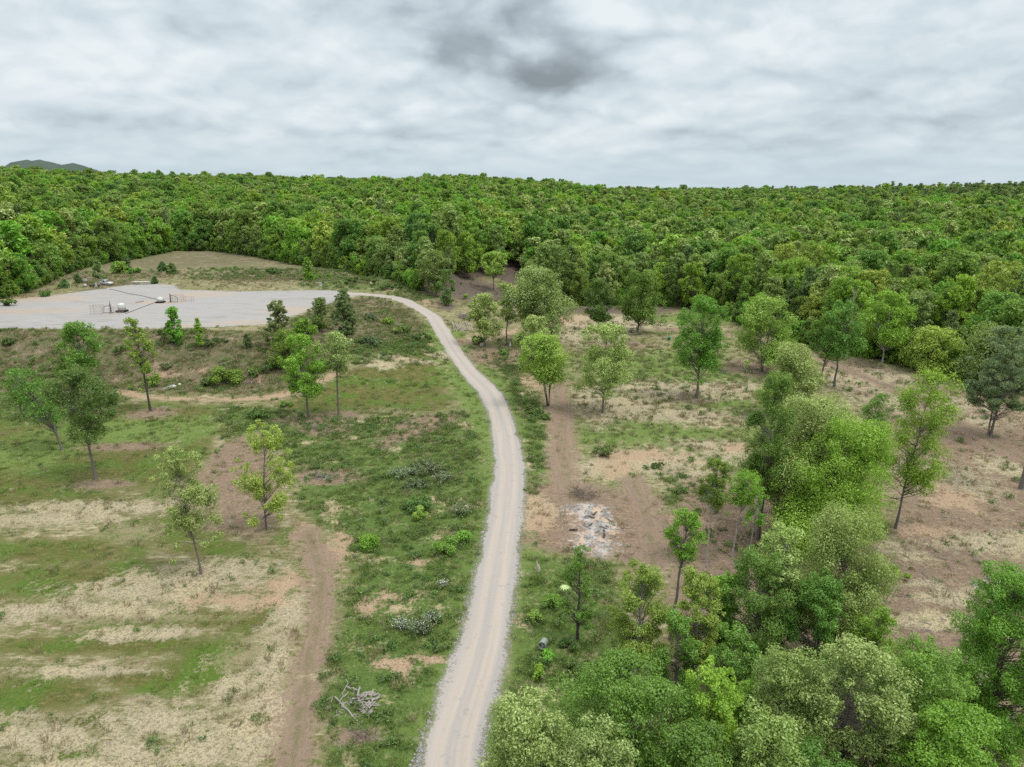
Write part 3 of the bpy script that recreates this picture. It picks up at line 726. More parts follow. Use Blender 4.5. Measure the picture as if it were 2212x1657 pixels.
# trees of the clearing: base pixel, top pixel row, crown left / right / bottom pixels, shape, species, options, label
BIG = [
 # left field
 (207, 1035, 798, 132, 253, 935, 'oval', 'dark', dict(dens=.8, low=5), 'dark green round tree rising from a grey brush ring on the left lawn'),
 (135, 972, 800, 45, 150, 910, 'oval', 'green', dict(dens=.4, lean=(-4.2, 0), low=3), 'thin leaning tree with sparse leaves beside the dark round tree'),
 (325, 888, 688, 288, 343, 805, 'col', 'yellow', dict(bark=BARKD, dens=.8, low=3), 'narrow column-shaped yellow-green tree with a dark vine-wrapped trunk'),
 (190, 858, 698, 142, 232, 790, 'dome', 'green', dict(dens=.8), 'round mid-green tree on the foot of the bank behind the dark round tree'),
 (157, 850, 742, 128, 172, 822, 'oval', 'green', dict(dens=.45, lean=(-1.2, 0)), 'small sparse tree at the bank foot left of the round mid-green tree'),
 (48, 905, 795, 30, 72, 870, 'oval', 'green', dict(dens=.5, clumps=16), 'small thin bright sapling on the grass left of the leaning tree'),
 (435, 1240, 968, 338, 458, 1135, 'oval', 'pale', dict(dens=.6, low=9, clumps=44, rc=.16, trunk_r=.11, tips=1.0), 'pale flowering oak with open crown standing on the sandy lawn'),
 (575, 1142, 912, 540, 648, 1095, 'oval', 'yellow', dict(dens=.55, low=6, rc=.17, clumps=40, tips=.9, trunk_r=.11), 'airy pale yellow-green tree at the edge of the brown bare soil'),
 (667, 902, 726, 614, 702, 845, 'col', 'bright', dict(dens=1), 'green tree on a thin trunk with brush heaped round its foot'),
 (732, 896, 718, 700, 772, 800, 'oval', 'pale', dict(dens=.75, low=3), 'pale greyish oak just right of the green tree above the brush heap'),
 # pad edge
 (380, 744, 664, 362, 403, 738, 'cone', 'bright', dict(dens=1.2), 'bright green cone-shaped young tree on the bank below the gravel pad'),
 (432, 752, 688, 421, 447, 745, 'cone', 'bright', dict(dens=.7), 'slim bright sapling on the bank right of the cone-shaped tree'),
 (606, 756, 650, 572, 642, 752, 'pine', 'pine', dict(bark=BARKD, clumps=60, rc=.125, dens=1.1), 'ragged dark pine at the right front corner of the gravel pad'),
 (690, 716, 644, 672, 716, 706, 'oval', 'dark', dict(dens=1), 'dark green deciduous tree between the two pines beside the pad'),
 (744, 722, 625, 714, 776, 716, 'pine', 'pine', dict(bark=BARKD, dens=1.2, clumps=64, rc=.14), 'bulky dark pine near the top of the road bend'),
 (626, 790, 715, 590, 668, 788, 'dome', 'green', dict(dens=1), 'bushy green tree below the ragged dark pine'),
 (655, 735, 690, 632, 680, 733, 'dome', 'bright', dict(dens=1), 'bright green bushy sapling behind the bushy green tree'),
 # knoll behind the pad
 (666, 606, 556, 650, 682, 603, 'cone', 'bright', dict(), 'single bright green cone-shaped tree on the grassy slope behind the pad'),
 (352, 585, 566, 343, 362, 584, 'cone', 'cedar', dict(bark=BARKD), 'small dark cedar on the middle of the grassy knoll'),
 (275, 583, 554, 265, 286, 582, 'cone', 'cedar', dict(bark=BARKD), 'dark cedar on the left end of the knoll by the forest'),
 (214, 603, 562, 202, 228, 600, 'cone', 'pine', dict(bark=BARKD, dens=.8), 'dark pine behind the white truck'),
 (170, 612, 592, 160, 178, 611, 'cone', 'cedar', dict(bark=BARKD), 'dark cedar left of the meter skid'),
 (370, 592, 568, 362, 384, 590, 'cone', 'pine', dict(dens=.6, bark=BARKD), 'thin grey-green pine right of the cedar on the knoll'),
 (334, 613, 598, 328, 342, 612, 'cone', 'cedar', dict(bark=BARKD), 'little dark cedar at the right end of the pipe rack'),
 (258, 590, 566, 242, 276, 589, 'dome', 'yellow', dict(dens=.8), 'yellow-green bushy tree at the left foot of the knoll'),
 (140, 622, 604, 128, 152, 621, 'cone', 'cedar', dict(bark=BARKD), 'squat dark cedar on the far edge of the pad'),
 (535, 752, 722, 524, 546, 751, 'cone', 'cedar', dict(bark=BARKD), 'small dark cedar on the bank left of the ragged pine'),
 # behind the road bend
 (942, 640, 542, 915, 972, 625, 'oval', 'olive', dict(dens=1), 'olive-green oak standing forward of the forest behind the road bend'),
 (965, 660, 582, 948, 982, 655, 'oval', 'dark', dict(dens=.8), 'dark shrubby tree in front of the olive oak'),
 (1066, 628, 545, 1040, 1096, 590, 'oval', 'yellow', dict(dens=.9), 'yellow-green tree at the forest edge above the leaf-strewn slope'),
 # right of the road
 (1047, 750, 634, 1012, 1086, 722, 'oval', 'pale', dict(dens=1.0, low=3), 'pale oak beside the stacked poles right of the road'),
 (1094, 746, 612, 1070, 1122, 690, 'oval', 'olive', dict(dens=.6, low=2), 'slender olive oak on a bare straight trunk behind the dirt drive'),
 (1165, 742, 582, 1088, 1222, 712, 'dome', 'pale', dict(dens=1.1, clumps=60, stems=2, low=3), 'largest pale round-crowned oak beside the dirt yard'),
 (1150, 800, 684, 1108, 1194, 795, 'oval', 'pale', dict(dens=1, tips=.5), 'pale bushy oak in front of the largest round oak'),
 (1184, 876, 727, 1104, 1232, 818, 'vase', 'yellow', dict(dens=.9, stems=4, bark=BARKD, clumps=44), 'many-stemmed yellow-green tree at the head of the dirt track'),
 (1302, 892, 704, 1246, 1362, 832, 'oval', 'pale', dict(dens=.85, low=4, tips=.55), 'pale oak on a dark trunk standing alone in the middle of the right lawn'),
 (1293, 714, 604, 1262, 1328, 690, 'oval', 'dark', dict(dens=1.0, bark=BARKD, low=2), 'dark green tree on the bare dirt yard'),
 (1377, 718, 584, 1338, 1432, 694, 'oval', 'green', dict(dens=1, clumps=44, low=3), 'mid-green tree right of the dark tree on the dirt yard'),
 (1505, 860, 642, 1456, 1560, 790, 'oval', 'bright', dict(dens=1.0, clumps=64, low=4, rc=.19), 'bright green tree with a thick grey trunk and brush round its base'),
 (1645, 804, 644, 1580, 1702, 765, 'dome', 'yellow', dict(dens=.9, stems=2, clumps=46, low=2), 'rounded yellow-green tree with two stems by the forest edge'),
 (1802, 836, 650, 1760, 1848, 760, 'oval', 'green', dict(dens=.8, clumps=40), 'green tree with a straight dark trunk near the right dirt track'),
 (1770, 832, 676, 1715, 1790, 768, 'oval', 'green', dict(dens=.8, lean=(2.0, 0)), 'slanting green tree left of the straight dark trunk'),
 (1697, 905, 748, 1633, 1765, 870, 'dome', 'pale', dict(dens=1, clumps=50, bark=BARKD, tips=.5), 'rounded pale oak with dark inner leaves left of the right dirt track'),
 (1636, 1165, 812, 1596, 1692, 1060, 'col', 'green', dict(dens=1, clumps=60, low=4, rc=.24), 'tall narrow deep green tree rising behind the thin saplings'),
 (1690, 1140, 864, 1646, 1872, 1080, 'dome', 'pale', dict(dens=1.0, clumps=70, bark=BARKD), 'biggest pale oak in the grove right of the burn pile'),
 (1762, 1195, 912, 1722, 1958, 1160, 'dome', 'bright', dict(dens=1.1, clumps=80, bark=BARKD, stems=2), 'big bright green tree in front of the biggest pale oak'),
 (1934, 1142, 798, 1902, 2042, 1040, 'oval', 'bright', dict(dens=.6, clumps=50, low=5, lean=(1.6, 0), trunk_r=.15), 'bright green airy tree on a long grey trunk at the grove right side'),
 (1870, 985, 850, 1852, 1915, 940, 'oval', 'green', dict(dens=.5), 'small thin green tree behind the big bright green tree'),
 (2138, 942, 706, 2082, 2226, 880, 'oval', 'greypine', dict(dens=.8, stems=3, spread=.6, clumps=70, rc=.13), 'grey-green pine clump on three trunks on the right hillside'),
 (2206, 1056, 660, 2150, 2310, 800, 'oval', 'greypine', dict(dens=.8, clumps=70, rc=.13), 'tall pine with a long bare trunk cut by the right frame edge'),
 (1525, 1216, 994, 1496, 1570, 1090, 'oval', 'green', dict(dens=.9, bark=BARKP, trunk_r=.11), 'thin mid-green sapling with a pale trunk right of the burn pile'),
 (1582, 1202, 1022, 1556, 1640, 1085, 'vase', 'bright', dict(dens=.55, bark=BARKP, trunk_r=.11, low=3), 'thin bright sapling between the mid-green sapling and the tall deep green tree'),
 (1620, 1198, 1050, 1604, 1650, 1130, 'oval', 'bright', dict(dens=.35, bark=BARKP, trunk_r=.11, clumps=14), 'spindly sapling with few leaves beside the tall deep green tree'),
 (1448, 1382, 1104, 1434, 1512, 1210, 'oval', 'bright', dict(dens=.9), 'thin tall tree with a small bright crown below the burn pile'),
 (1247, 1380, 1178, 1214, 1284, 1335, 'col', 'green', dict(dens=.5, low=8, bark=BARKD, clumps=40, rc=.16), 'ivy-grown dark tree standing alone in the weeds right of the road'),
 # forest edge giants on the right
 (1906, 784, 630, 1852, 1962, 735, 'dome', 'bright', dict(dens=1, bark=BARKP, clumps=46), 'green tree with a pale forked trunk at the right forest edge'),
 (2012, 806, 712, 1950, 2072, 795, 'dome', 'yellow', dict(dens=1, clumps=44), 'wide yellow-green tree low at the right forest edge'),
 (2130, 836, 712, 2076, 2216, 815, 'dome', 'olive', dict(dens=1, clumps=50), 'wide pale olive tree at the right forest edge above the pine clump'),
]
SNAG = (1828, 768, 612)
# near grove whose feet are hidden: crown centre column, top row, tree height, crown width px, shape, species, options, label
NEAR = [
 (1390, 1212, 12.0, 108, 'oval', 'yellow', dict(dens=1.0, clumps=46, cbf=.32, tips=.25), 'yellow-green tree nearest the weedy strip in the front grove'),
 (1512, 1222, 11.5, 100, 'col', 'yellow', dict(dens=1.0, clumps=44, cbf=.3, tips=.25), 'yellow-green tree right of the thin tall trunk in the front grove'),
 (1566, 1232, 10.0, 80, 'dome', 'bright', dict(dens=1.1, cbf=.3), 'vivid green vine-covered tree in the front grove'),
 (1650, 1180, 12.5, 135, 'dome', 'green', dict(dens=1.0, clumps=50, cbf=.25), 'deep green tree below the pale top in the front grove'),
 (1702, 1125, 14.0, 110, 'oval', 'pale', dict(dens=.9, clumps=46, cbf=.3), 'pale-topped oak at the back of the front grove'),
 (1835, 1098, 14.5, 200, 'dome', 'olive', dict(dens=.95, clumps=70, cbf=.2, tips=.6), 'wide light-tipped tree at the right side of the front grove'),
 (1785, 1235, 11.0, 120, 'oval', 'green', dict(dens=1, clumps=46, cbf=.2), 'mid-green bushy tree under the wide light-tipped tree'),
 (1905, 1310, 9.5, 110, 'oval', 'bright', dict(dens=.8, clumps=40, cbf=.2), 'light green small tree at the edge of the cleared right slope'),
 (1370, 1440, 12.0, 265, 'dome', 'green', dict(dens=1.1, clumps=90, cbf=.25, rc=.17), 'broad rich green tree nearest the road in the lower grove'),
 (1545, 1428, 12.0, 150, 'dome', 'bright', dict(dens=1.0, clumps=56, cbf=.25), 'fresh green round tree in the middle of the lower grove'),
 (1700, 1400, 12.5, 160, 'dome', 'olive', dict(dens=.9, clumps=56, cbf=.25, tips=.6), 'olive tree with pale leaf tips in the middle of the lower grove'),
 (1140, 1502, 12.5, 215, 'dome', 'pale', dict(dens=1.0, clumps=76, cbf=.3, rc=.16), 'pale oak crown overhanging the road at the lower frame edge'),
 (1295, 1565, 12.0, 190, 'dome', 'pale', dict(dens=1.0, clumps=70, cbf=.3, rc=.16), 'second pale oak right of the one overhanging the road'),
 (1850, 1392, 13.5, 250, 'dome', 'pale', dict(dens=.85, clumps=90, cbf=.25, rc=.15, tips=.6), 'large pale oak with bare grey limbs showing in the lower grove'),
 (2005, 1385, 12.5, 210, 'dome', 'green', dict(dens=1.05, clumps=76, cbf=.2, rc=.17), 'large green tree beside the cleared right slope in the lower grove'),
 (2080, 1535, 12.0, 235, 'dome', 'bright', dict(dens=1.0, clumps=76, cbf=.25, rc=.16), 'vivid light green tree in the lower right corner'),
 (2200, 1225, 14.5, 200, 'oval', 'bright', dict(dens=1.15, clumps=110, cbf=.08, low=6, rc=.16), 'tall bright green tree cut by the right frame edge'),
 (1500, 1560, 10.5, 190, 'dome', 'green', dict(dens=1.0, clumps=60, cbf=.25), 'dark green tree right of the second pale oak at the lower frame edge'),
 (1660, 1545, 10.5, 180, 'dome', 'olive', dict(dens=.9, clumps=60, cbf=.25), 'olive green tree at the lower frame edge below the pale-tipped olive'),
 (1470, 1320, 9.0, 90, 'dome', 'green', dict(dens=.9, clumps=34, cbf=.2), 'low dark green tree between the two yellow-green trees'),
 (1590, 1345, 9.5, 110, 'dome', 'green', dict(dens=.9, clumps=40, cbf=.2), 'leafy green tree below the vivid vine-covered tree'),
 (1610, 1480, 9.0, 120, 'dome', 'bright', dict(dens=.8, clumps=40, cbf=.2), 'small fresh green tree tucked between larger crowns of the lower grove'),
 (1950, 1560, 9.0, 130, 'dome', 'olive', dict(dens=.8, clumps=40, cbf=.2), 'small olive tree between the large pale oak and the corner tree'),
 (1780, 1610, 9.0, 150, 'dome', 'green', dict(dens=.8, clumps=44, cbf=.2), 'small green tree under the large pale oak at the frame edge'),
]
TREE_XY = []
def leafsize(d): return max(.135, .0020 * d)
for i, (bu, bv, tv, cl, cr, cbv, shape, sp_, opt, lab) in enumerate(BIG):
    rng = np.random.default_rng(100 + i)
    x, y, z = at(bu, bv); d = math.hypot(x, y)
    def zat(v):
        q = ray(bu, v); return CAM_H + q[2] / q[1] * y
    H = zat(tv) - z; cb = max(.04 * H, zat(cbv) - z); dep = y * cp - (z + H * .6 - CAM_H) * sp
    W = (cr - cl) / F * dep * 1.12
    o = dict(opt); lean = o.pop('lean', None)
    if lean is None: lean = (((cl + cr) / 2 - bu) / F * dep * .8, 0)
    if 'clumps' not in o: o['clumps'] = 34
    ms = make_tree(rng, H, W, cb, shape, sp_, leafsize(d), lean=lean, **o)
    nm = 'pine_tree' if sp_ in ('pine', 'greypine') else 'cedar_tree' if sp_ == 'cedar' else 'broadleaf_tree'
    plant_tree(nm, lab, (x, y, z - .03), ms, 'trees left standing in the clearing')
    TREE_XY.append((x, y, W))
x, y, z = at(SNAG[0], SNAG[1]); q = ray(SNAG[0], SNAG[2]); Hs = CAM_H + q[2] / q[1] * y - z
sn = make_tree(np.random.default_rng(99), Hs, 5.0, Hs * .45, 'oval', 'green', .5, clumps=30, bark=BARKP, rc=.1)[0]
e = empty('dead_tree', (x, y, z)); link('trunk', sn, e); tag(e, 'bare grey dead tree standing at the right forest edge', 'tree', 'trees left standing in the clearing')
for i, (cu, tv, H, wp, shape, sp_, opt, lab) in enumerate(NEAR):
    rng = np.random.default_rng(400 + i)
    q = ray(cu, tv + 10); t = (H - CAM_H) / q[2]; x, y = q[0] * t, q[1] * t
    z = float(height(x, y)); dep = y * cp - (H * .7 - CAM_H) * sp
    W = wp / F * dep * 1.22
    o = dict(opt); cb = H * o.pop('cbf')
    ms = make_tree(rng, H - z, W, cb, shape, sp_, .135, **dict(o, dens=o.get('dens', 1) * 1.05))
    plant_tree('broadleaf_tree', lab, (x, y, z - .03), ms, 'trees left standing in the clearing')
    TREE_XY.append((x, y, W))

# ------------------------------------------------------------------ the forest
SPEC = [('green', 'oval'), ('green', 'dome'), ('green', 'oval'), ('bright', 'dome'), ('bright', 'oval'), ('olive', 'dome'), ('olive', 'oval'), ('pale', 'dome'), ('yellow', 'oval'), ('dark', 'oval'), ('pine', 'pine'), ('pine', 'pine'), ('green', 'dome')]
PROB = np.array([.10, .12, .09, .13, .09, .12, .10, .05, .05, .035, .03, .025, .10]); PROB /= PROB.sum()
WORDS = {'green': 'green', 'bright': 'bright green', 'olive': 'olive', 'pale': 'pale', 'yellow': 'yellow-green', 'dark': 'dark green', 'pine': 'dark'}
hi, lo = [], []
for i, (sp_, shp) in enumerate(SPEC):
    rng = np.random.default_rng(700 + i)
    H = 17 + rng.uniform(-1.5, 2); W = 11.4 + rng.uniform(-1.4, 2.2); cb = H * .2
    if sp_ == 'pine': H += 1; W = 7; cb = H * .38
    hi.append(make_tree(np.random.default_rng(700 + i), H, W, cb, shp, sp_, .52, clumps=36, dens=1.25, rc=.19))
    lo.append(make_tree(np.random.default_rng(720 + i), H, W, cb, shp, sp_, .78, clumps=26, dens=1.25, rc=.2))

pts = []
rng = np.random.default_rng(5)
dist_rows = 130.0
while dist_rows < 1450:
    sp_ = 6.7 + 2.0 * smooth(300, 1000, dist_rows)
    nphi = int(1.62 * dist_rows / sp_)
    phi = np.linspace(-.81, .81, nphi) + rng.uniform(-.45, .45, nphi) * 1.62 / nphi
    dd = dist_rows + rng.uniform(-.45, .45, nphi) * sp_
    pts.append(np.stack([dd * np.sin(phi), dd * np.cos(phi)], -1))
    dist_rows += sp_
pts = np.concatenate(pts)
ex = edge_excess(pts[:, 0], pts[:, 1])
pts = pts[(ex > .5) & (ex < 1000)]
# thin the leaf-strewn slope behind the road bend
az = np.arctan2(pts[:, 0], pts[:, 1]); ex = edge_excess(pts[:, 0], pts[:, 1])
keep = ~((az > -.12) & (az < .02) & (ex < 30) & (rng.random(len(pts)) < .38))
pts = pts[keep]
if len(TREE_XY):
    T = np.array(TREE_XY)
    near = pts[:, None, :2] - T[None, :, :2]
    ok = (np.hypot(near[..., 0], near[..., 1]) > (T[None, :, 2] * .42 + 1.5)).all(1)
    pts = pts[ok]
zz = height(pts[:, 0], pts[:, 1])
n_f = len(pts)
kind = rng.choice(len(SPEC), n_f, p=PROB)
patchv = vnoise(pts[:, 0], pts[:, 1], 60, 41) + .5 * vnoise(pts[:, 0], pts[:, 1], 25, 43)
swap = rng.random(n_f) < .55
kind = np.where(swap & (patchv > .16), rng.choice([3, 4, 3, 0, 8], n_f), kind)
kind = np.where(swap & (patchv < -.18), rng.choice([5, 6, 2, 9, 5, 7], n_f), kind)
az = np.arctan2(pts[:, 0], pts[:, 1]); dist = np.hypot(pts[:, 0], pts[:, 1]); ex = edge_excess(pts[:, 0], pts[:, 1])
# pines gather on the right skyline
pin = (az > .22) & (ex > 560) & (rng.random(n_f) < .55 * smooth(.2, .6, az) + .12)
kind[pin] = 10 + (rng.random(pin.sum()) < .5)
scl = rng.uniform(.66, 1.18, n_f) * np.where(rng.random(n_f) < .12 * smooth(350, 600, ex), rng.uniform(1.05, 1.22, n_f), 1.0) * np.where(ex < 14, .82, 1.0) * (1 + .08 * (az < -.3))
rot = rng.uniform(0, 6.28, n_f)
# which of them stand inside the picture and show largest
rel_z = zz + 10 - CAM_H
depth = pts[:, 1] * cp - rel_z * sp
uu = U0 + F * pts[:, 0] / depth
inview = (uu > -15) & (uu < 2227)
order = np.argsort(np.where(inview, dist - 120 * (ex < 7), 1e9))
single = order[:235]
mask_s = np.zeros(n_f, bool); mask_s[single] = True
place_words = [(-9, 'at the left end of the pad'), (120, 'behind the white truck'), (330, 'above the left end of the grassy knoll'), (520, 'above the right half of the grassy knoll'), (700, 'above the weedy slope beyond the pad'),
               (880, 'above the road bend'), (1010, 'above the leaf-strewn slope'), (1130, 'behind the largest pale oak'), (1240, 'beyond the dirt yard'), (1420, 'beyond the green strip'), (1570, 'behind the two-stemmed tree'), (1720, 'behind the slanting green tree'), (1860, 'behind the pale forked trunk'), (1980, 'above the wide yellow-green tree'), (2110, 'at the right edge')]
def place_of(u):
    w = place_words[0][1]
    for a, t_ in place_words:
        if u >= a: w = t_
    return w
buckets = {}
for i in single:
    s_ = SPEC[kind[i]][0]
    buckets.setdefault((s_, place_of(uu[i])), []).append(i)
ORD = ['leftmost', 'second from left', 'third from left', 'fourth from left', 'fifth from left', 'sixth from left', 'seventh from left', 'eighth from left', 'ninth from left', 'tenth from left', 'eleventh from left', 'twelfth from left', 'thirteenth from left', 'fourteenth from left']
for (s_, pl), L in buckets.items():
    L.sort(key=lambda i: uu[i])
    for j, i in enumerate(L):
        noun = 'pine' if s_ == 'pine' else 'oak' if s_ in ('pale',) else 'tree'
        w = WORDS[s_]
        if len(L) == 1: lab = f'the only {w} {noun} of the forest edge {pl}'
        elif j == len(L) - 1: lab = f'rightmost {w} forest {noun} {pl}'
        else: lab = f'{w} forest {noun}, {ORD[min(j, 13)]}, {pl}'
        nm = 'pine_tree' if s_ == 'pine' else 'broadleaf_tree'
        if len(lab.replace('-', ' ').split()) > 15: lab = lab.replace(' forest', '').replace(' the ', ' ')
        e = plant_tree(nm, lab, (pts[i, 0], pts[i, 1], zz[i] - .1), hi[kind[i]], 'trees along the front of the forest', rz=rot[i], sc=scl[i])
        e.scale = (scl[i] * rng.uniform(.82, 1.12), scl[i] * rng.uniform(.82, 1.12), scl[i] * rng.uniform(.95, 1.15))

def instancer(name, positions, rots, scales, kinds, protos, label, cat):
    """one stuff object: copies of the protos on points"""
    pc = bpy.data.collections.new(name + '_kinds')
    for j, p in enumerate(protos):
        if isinstance(p, (tuple, list)):
            # trunk and crown joined into one mesh for the far copies
            o = joined(f'{name}_kind_{j:02d}', p)
        else:
            o = bpy.data.objects.new(f'{name}_kind_{j:02d}', p)
        pc.objects.link(o)
    me = bpy.data.meshes.new(name); me.vertices.add(len(positions)); me.vertices.foreach_set('co', np.asarray(positions, np.float32).ravel())
    for a, v, ty in (('rot', rots, 'FLOAT_VECTOR'), ('sc', scales, 'FLOAT_VECTOR'), ('kd', kinds, 'INT')):
        q = me.attributes.new(a, ty, 'POINT')
        if ty == 'INT': q.data.foreach_set('value', np.asarray(v, np.int32))
        else: q.data.foreach_set('vector', np.asarray(v, np.float32).ravel())
    o = link(name, me)
    g = bpy.data.node_groups.new(name, 'GeometryNodeTree')
    g.interface.new_socket('Geometry', in_out='INPUT', socket_type='NodeSocketGeometry')
    g.interface.new_socket('Geometry', in_out='OUTPUT', socket_type='NodeSocketGeometry')
    gi, go = g.nodes.new('NodeGroupInput'), g.nodes.new('NodeGroupOutput')
    ci = g.nodes.new('GeometryNodeCollectionInfo'); ci.inputs['Collection'].default_value = pc
    ci.inputs['Separate Children'].default_value = True; ci.inputs['Reset Children'].default_value = True
    ip = g.nodes.new('GeometryNodeInstanceOnPoints'); ip.inputs['Pick Instance'].default_value = True
    def nat(nm, ty):
        a = g.nodes.new('GeometryNodeInputNamedAttribute'); a.data_type = ty; a.inputs['Name'].default_value = nm
        return a.outputs['Attribute']
    g.links.new(gi.outputs[0], ip.inputs['Points']); g.links.new(ci.outputs[0], ip.inputs['Instance'])
    g.links.new(nat('kd', 'INT'), ip.inputs['Instance Index'])
    er = g.nodes.new('FunctionNodeEulerToRotation'); g.links.new(nat('rot', 'FLOAT_VECTOR'), er.inputs[0])
    g.links.new(er.outputs[0], ip.inputs['Rotation'])
    g.links.new(nat('sc', 'FLOAT_VECTOR'), ip.inputs['Scale'])
    g.links.new(ip.outputs[0], go.inputs[0])
    md = o.modifiers.new('scatter', 'NODES'); md.node_group = g
    return tag(o, label, cat, kind='stuff')

def joined(name, pair):
    a, b = pair
    na, nb = len(a.vertices), len(b.vertices)
    va = np.empty(na * 3, np.float32); a.vertices.foreach_get('co', va)
    vb = np.empty(nb * 3, np.float32); b.vertices.foreach_get('co', vb)
    qa = [tuple(p.vertices) for p in a.polygons]
    q4 = [p for p in qa if len(p) == 4]; q3 = [p for p in qa if len(p) == 3]
    qb = (np.arange(nb).reshape(-1, 4) + na)
    f4 = np.concatenate([np.array(q4, int), qb])
    mi = [0] * len(q4) + [1] * len(qb) + [0] * len(q3)
    tb = np.empty(len(qb), np.float32); b.attributes['tint'].data.foreach_get('value', tb)
    me = mesh_np(name, np.concatenate([va, vb]).reshape(-1, 3), f4, q3 or None, [a.materials[0], b.materials[0]], mi)
    t = me.attributes.new('tint', 'FLOAT', 'FACE')
    t.data.foreach_set('value', np.concatenate([np.zeros(len(q4)), tb, np.zeros(len(q3))]).astype(np.float32))
    return bpy.data.objects.new(name, me)

far = ~mask_s
fp = np.stack([pts[far, 0], pts[far, 1], zz[far] - .1], -1)
rv = np.zeros((far.sum(), 3)); rv[:, 2] = rot[far]
sv = np.repeat(scl[far][:, None], 3, 1) * rng.uniform(.88, 1.14, (far.sum(), 3))
# young understory along the forest front
ph = rng.uniform(-.80, .80, 1500); dd = np.interp(ph, E_AZ, E_D) + rng.uniform(-.5, 1, 1500) ** 2 * 16
ux, uy = dd * np.sin(ph), dd * np.cos(ph)
ok = ~((ph > -.13) & (ph < .02)) & (rng.random(1500) < np.where(ph > .02, .45, .9)) & (masks(ux, uy)['pad'] < -3)
ux, uy = ux[ok], uy[ok]; uz = height(ux, uy)
fp = np.concatenate([fp, np.stack([ux, uy, uz - .9], -1)]); k_u = len(ux)
r2 = np.zeros((k_u, 3)); r2[:, 2] = rng.uniform(0, 6.28, k_u); rv = np.concatenate([rv, r2])
sv = np.concatenate([sv, rng.uniform(.16, .42, (k_u, 1)) * rng.uniform(.85, 1.2, (k_u, 3))])
kf = np.concatenate([kind[far], rng.choice([0, 1, 3, 4, 5, 9, 12, 10], k_u)])
instancer('forest', fp, rv, sv, kf, lo, 'dense spring forest of mixed greens running back to the skyline', 'forest')

# ------------------------------------------------------------------ ground cover
LEAF['grass'] = leaf_material('blade_green', (.078, .120, .026), (.125, .175, .042), (.20, .235, .08), trans=.25, bright=.5)
LEAF['straw'] = leaf_material('blade_straw', (.15, .125, .06), (.27, .225, .125), (.42, .36, .225), trans=.2, hue=.03)
LEAF['weed'] = leaf_material('leaf_weed', (.055, .100, .020), (.090, .150, .030), (.155, .220, .055), trans=.25, bright=.55)
LEAF['bramble'] = leaf_material('leaf_bramble', (.08, .12, .04), (.13, .175, .065), (.21, .25, .12), trans=.2)
WHITE_BLOOM = simple('petal_white', (.45, .45, .42), .8, .1)

def blades(rng, nb, rad, h, wd, mat):
    a = rng.uniform(0, 6.28, nb); r = rad * np.sqrt(rng.random(nb))
    base = np.stack([r * np.cos(a), r * np.sin(a), np.full(nb, -.02)], -1)
    b2 = a + rng.normal(0, .7, nb); hh = h * rng.uniform(.5, 1.2, nb)
    lean = hh * rng.uniform(.2, .9, nb)
    tip = base + np.stack([lean * np.cos(b2), lean * np.sin(b2), hh], -1)
    mid = base * .5 + tip * .5 + np.stack([np.zeros(nb), np.zeros(nb), hh * .12], -1)
    c = rng.uniform(0, 6.28, nb); s = np.stack([np.cos(c), np.sin(c), np.zeros(nb)], -1) * (wd * rng.uniform(.6, 1.3, nb))[:, None]
    V = np.stack([base - s * .5, base + s * .5, mid + s * .45, tip, mid - s * .45], 1).reshape(-1, 3)
    k = np.arange(nb) * 5
    Q = np.stack([k, k + 1, k + 2, k + 4], -1); T = np.stack([k + 4, k + 2, k + 3], -1)
    me = mesh_np('tuft', V, Q, T, [mat])
    t = np.clip(rng.normal(.5, .22, nb), 0, 1)
    me.attributes.new('tint', 'FLOAT', 'FACE').data.foreach_set('value', np.concatenate([t, t]).astype(np.float32))
    return me
def bushlet(rng, rad, h, nl, size, sp_, clumps=6, tips=.15):
    c = np.stack([rng.normal(0, rad * .45, clumps), rng.normal(0, rad * .45, clumps), h * rng.uniform(.25, .62, clumps)], -1)
    V, Q, t = leaves_mesh(rng, c, np.full(clumps, rad * .55) * rng.uniform(.7, 1.2, clumps), nl / clumps, size, .6, tips, .8)
    V[:, 2] = np.maximum(V[:, 2], -.03)
    me = mesh_np('clump', V, Q, None, [LEAF[sp_]])
    me.attributes.new('tint', 'FLOAT', 'FACE').data.foreach_set('value', t)
    return me

rg = np.random.default_rng(21)
def cand(n_, y0, y1):
    yy = np.sqrt(rg.random(n_) * (y1 ** 2 - y0 ** 2) + y0 ** 2); xx = rg.uniform(-.86, .86, n_) * (yy + 6)
    return xx, yy
def clear(m): return (m['road'] < -.55) & (m['pad'] < -.6)
def scatter(name, n_, y0, y1, prob, protos, label, cat, smin=.7, smax=1.4, tilt=.12):
    x, y = cand(n_, y0, y1); m = masks(x, y)
    patch = vnoise(x, y, 2.2, 31) + vnoise(x, y, .8, 37) * .7
    p = prob(m, x, y) * np.clip(.6 + patch * 1.2, .02, 1.4)
    ok = (rg.random(n_) < p) & clear(m) & (edge_excess(x, y) < 6)
    x, y = x[ok], y[ok]; z = height(x, y); k = len(x)
    r = np.stack([rg.normal(0, tilt, k), rg.normal(0, tilt, k), rg.uniform(0, 6.28, k)], -1)
    s = rg.uniform(smin, smax, (k, 1)) * (1 + .35 * smooth(70, 170, y))[:, None] * rg.uniform(.85, 1.15, (k, 3))
    instancer(name, np.stack([x, y, z], -1), r, s, rg.integers(0, len(protos), k), protos, label, cat)
    return k
pos = lambda a, w=.25: smooth(-w, w, a)
open_ = lambda m: 1 - np.maximum.reduce([pos(m['track']), pos(m['sand']) * .75, pos(m['clay']) * .9, pos(m['mulch']) * .8, pos(m['ash'])])
g1 = [blades(rg, 44, .42, .26, .035, LEAF['grass']) for _ in range(4)] + [blades(rg, 30, .36, .42, .03, LEAF['grass']) for _ in range(2)]
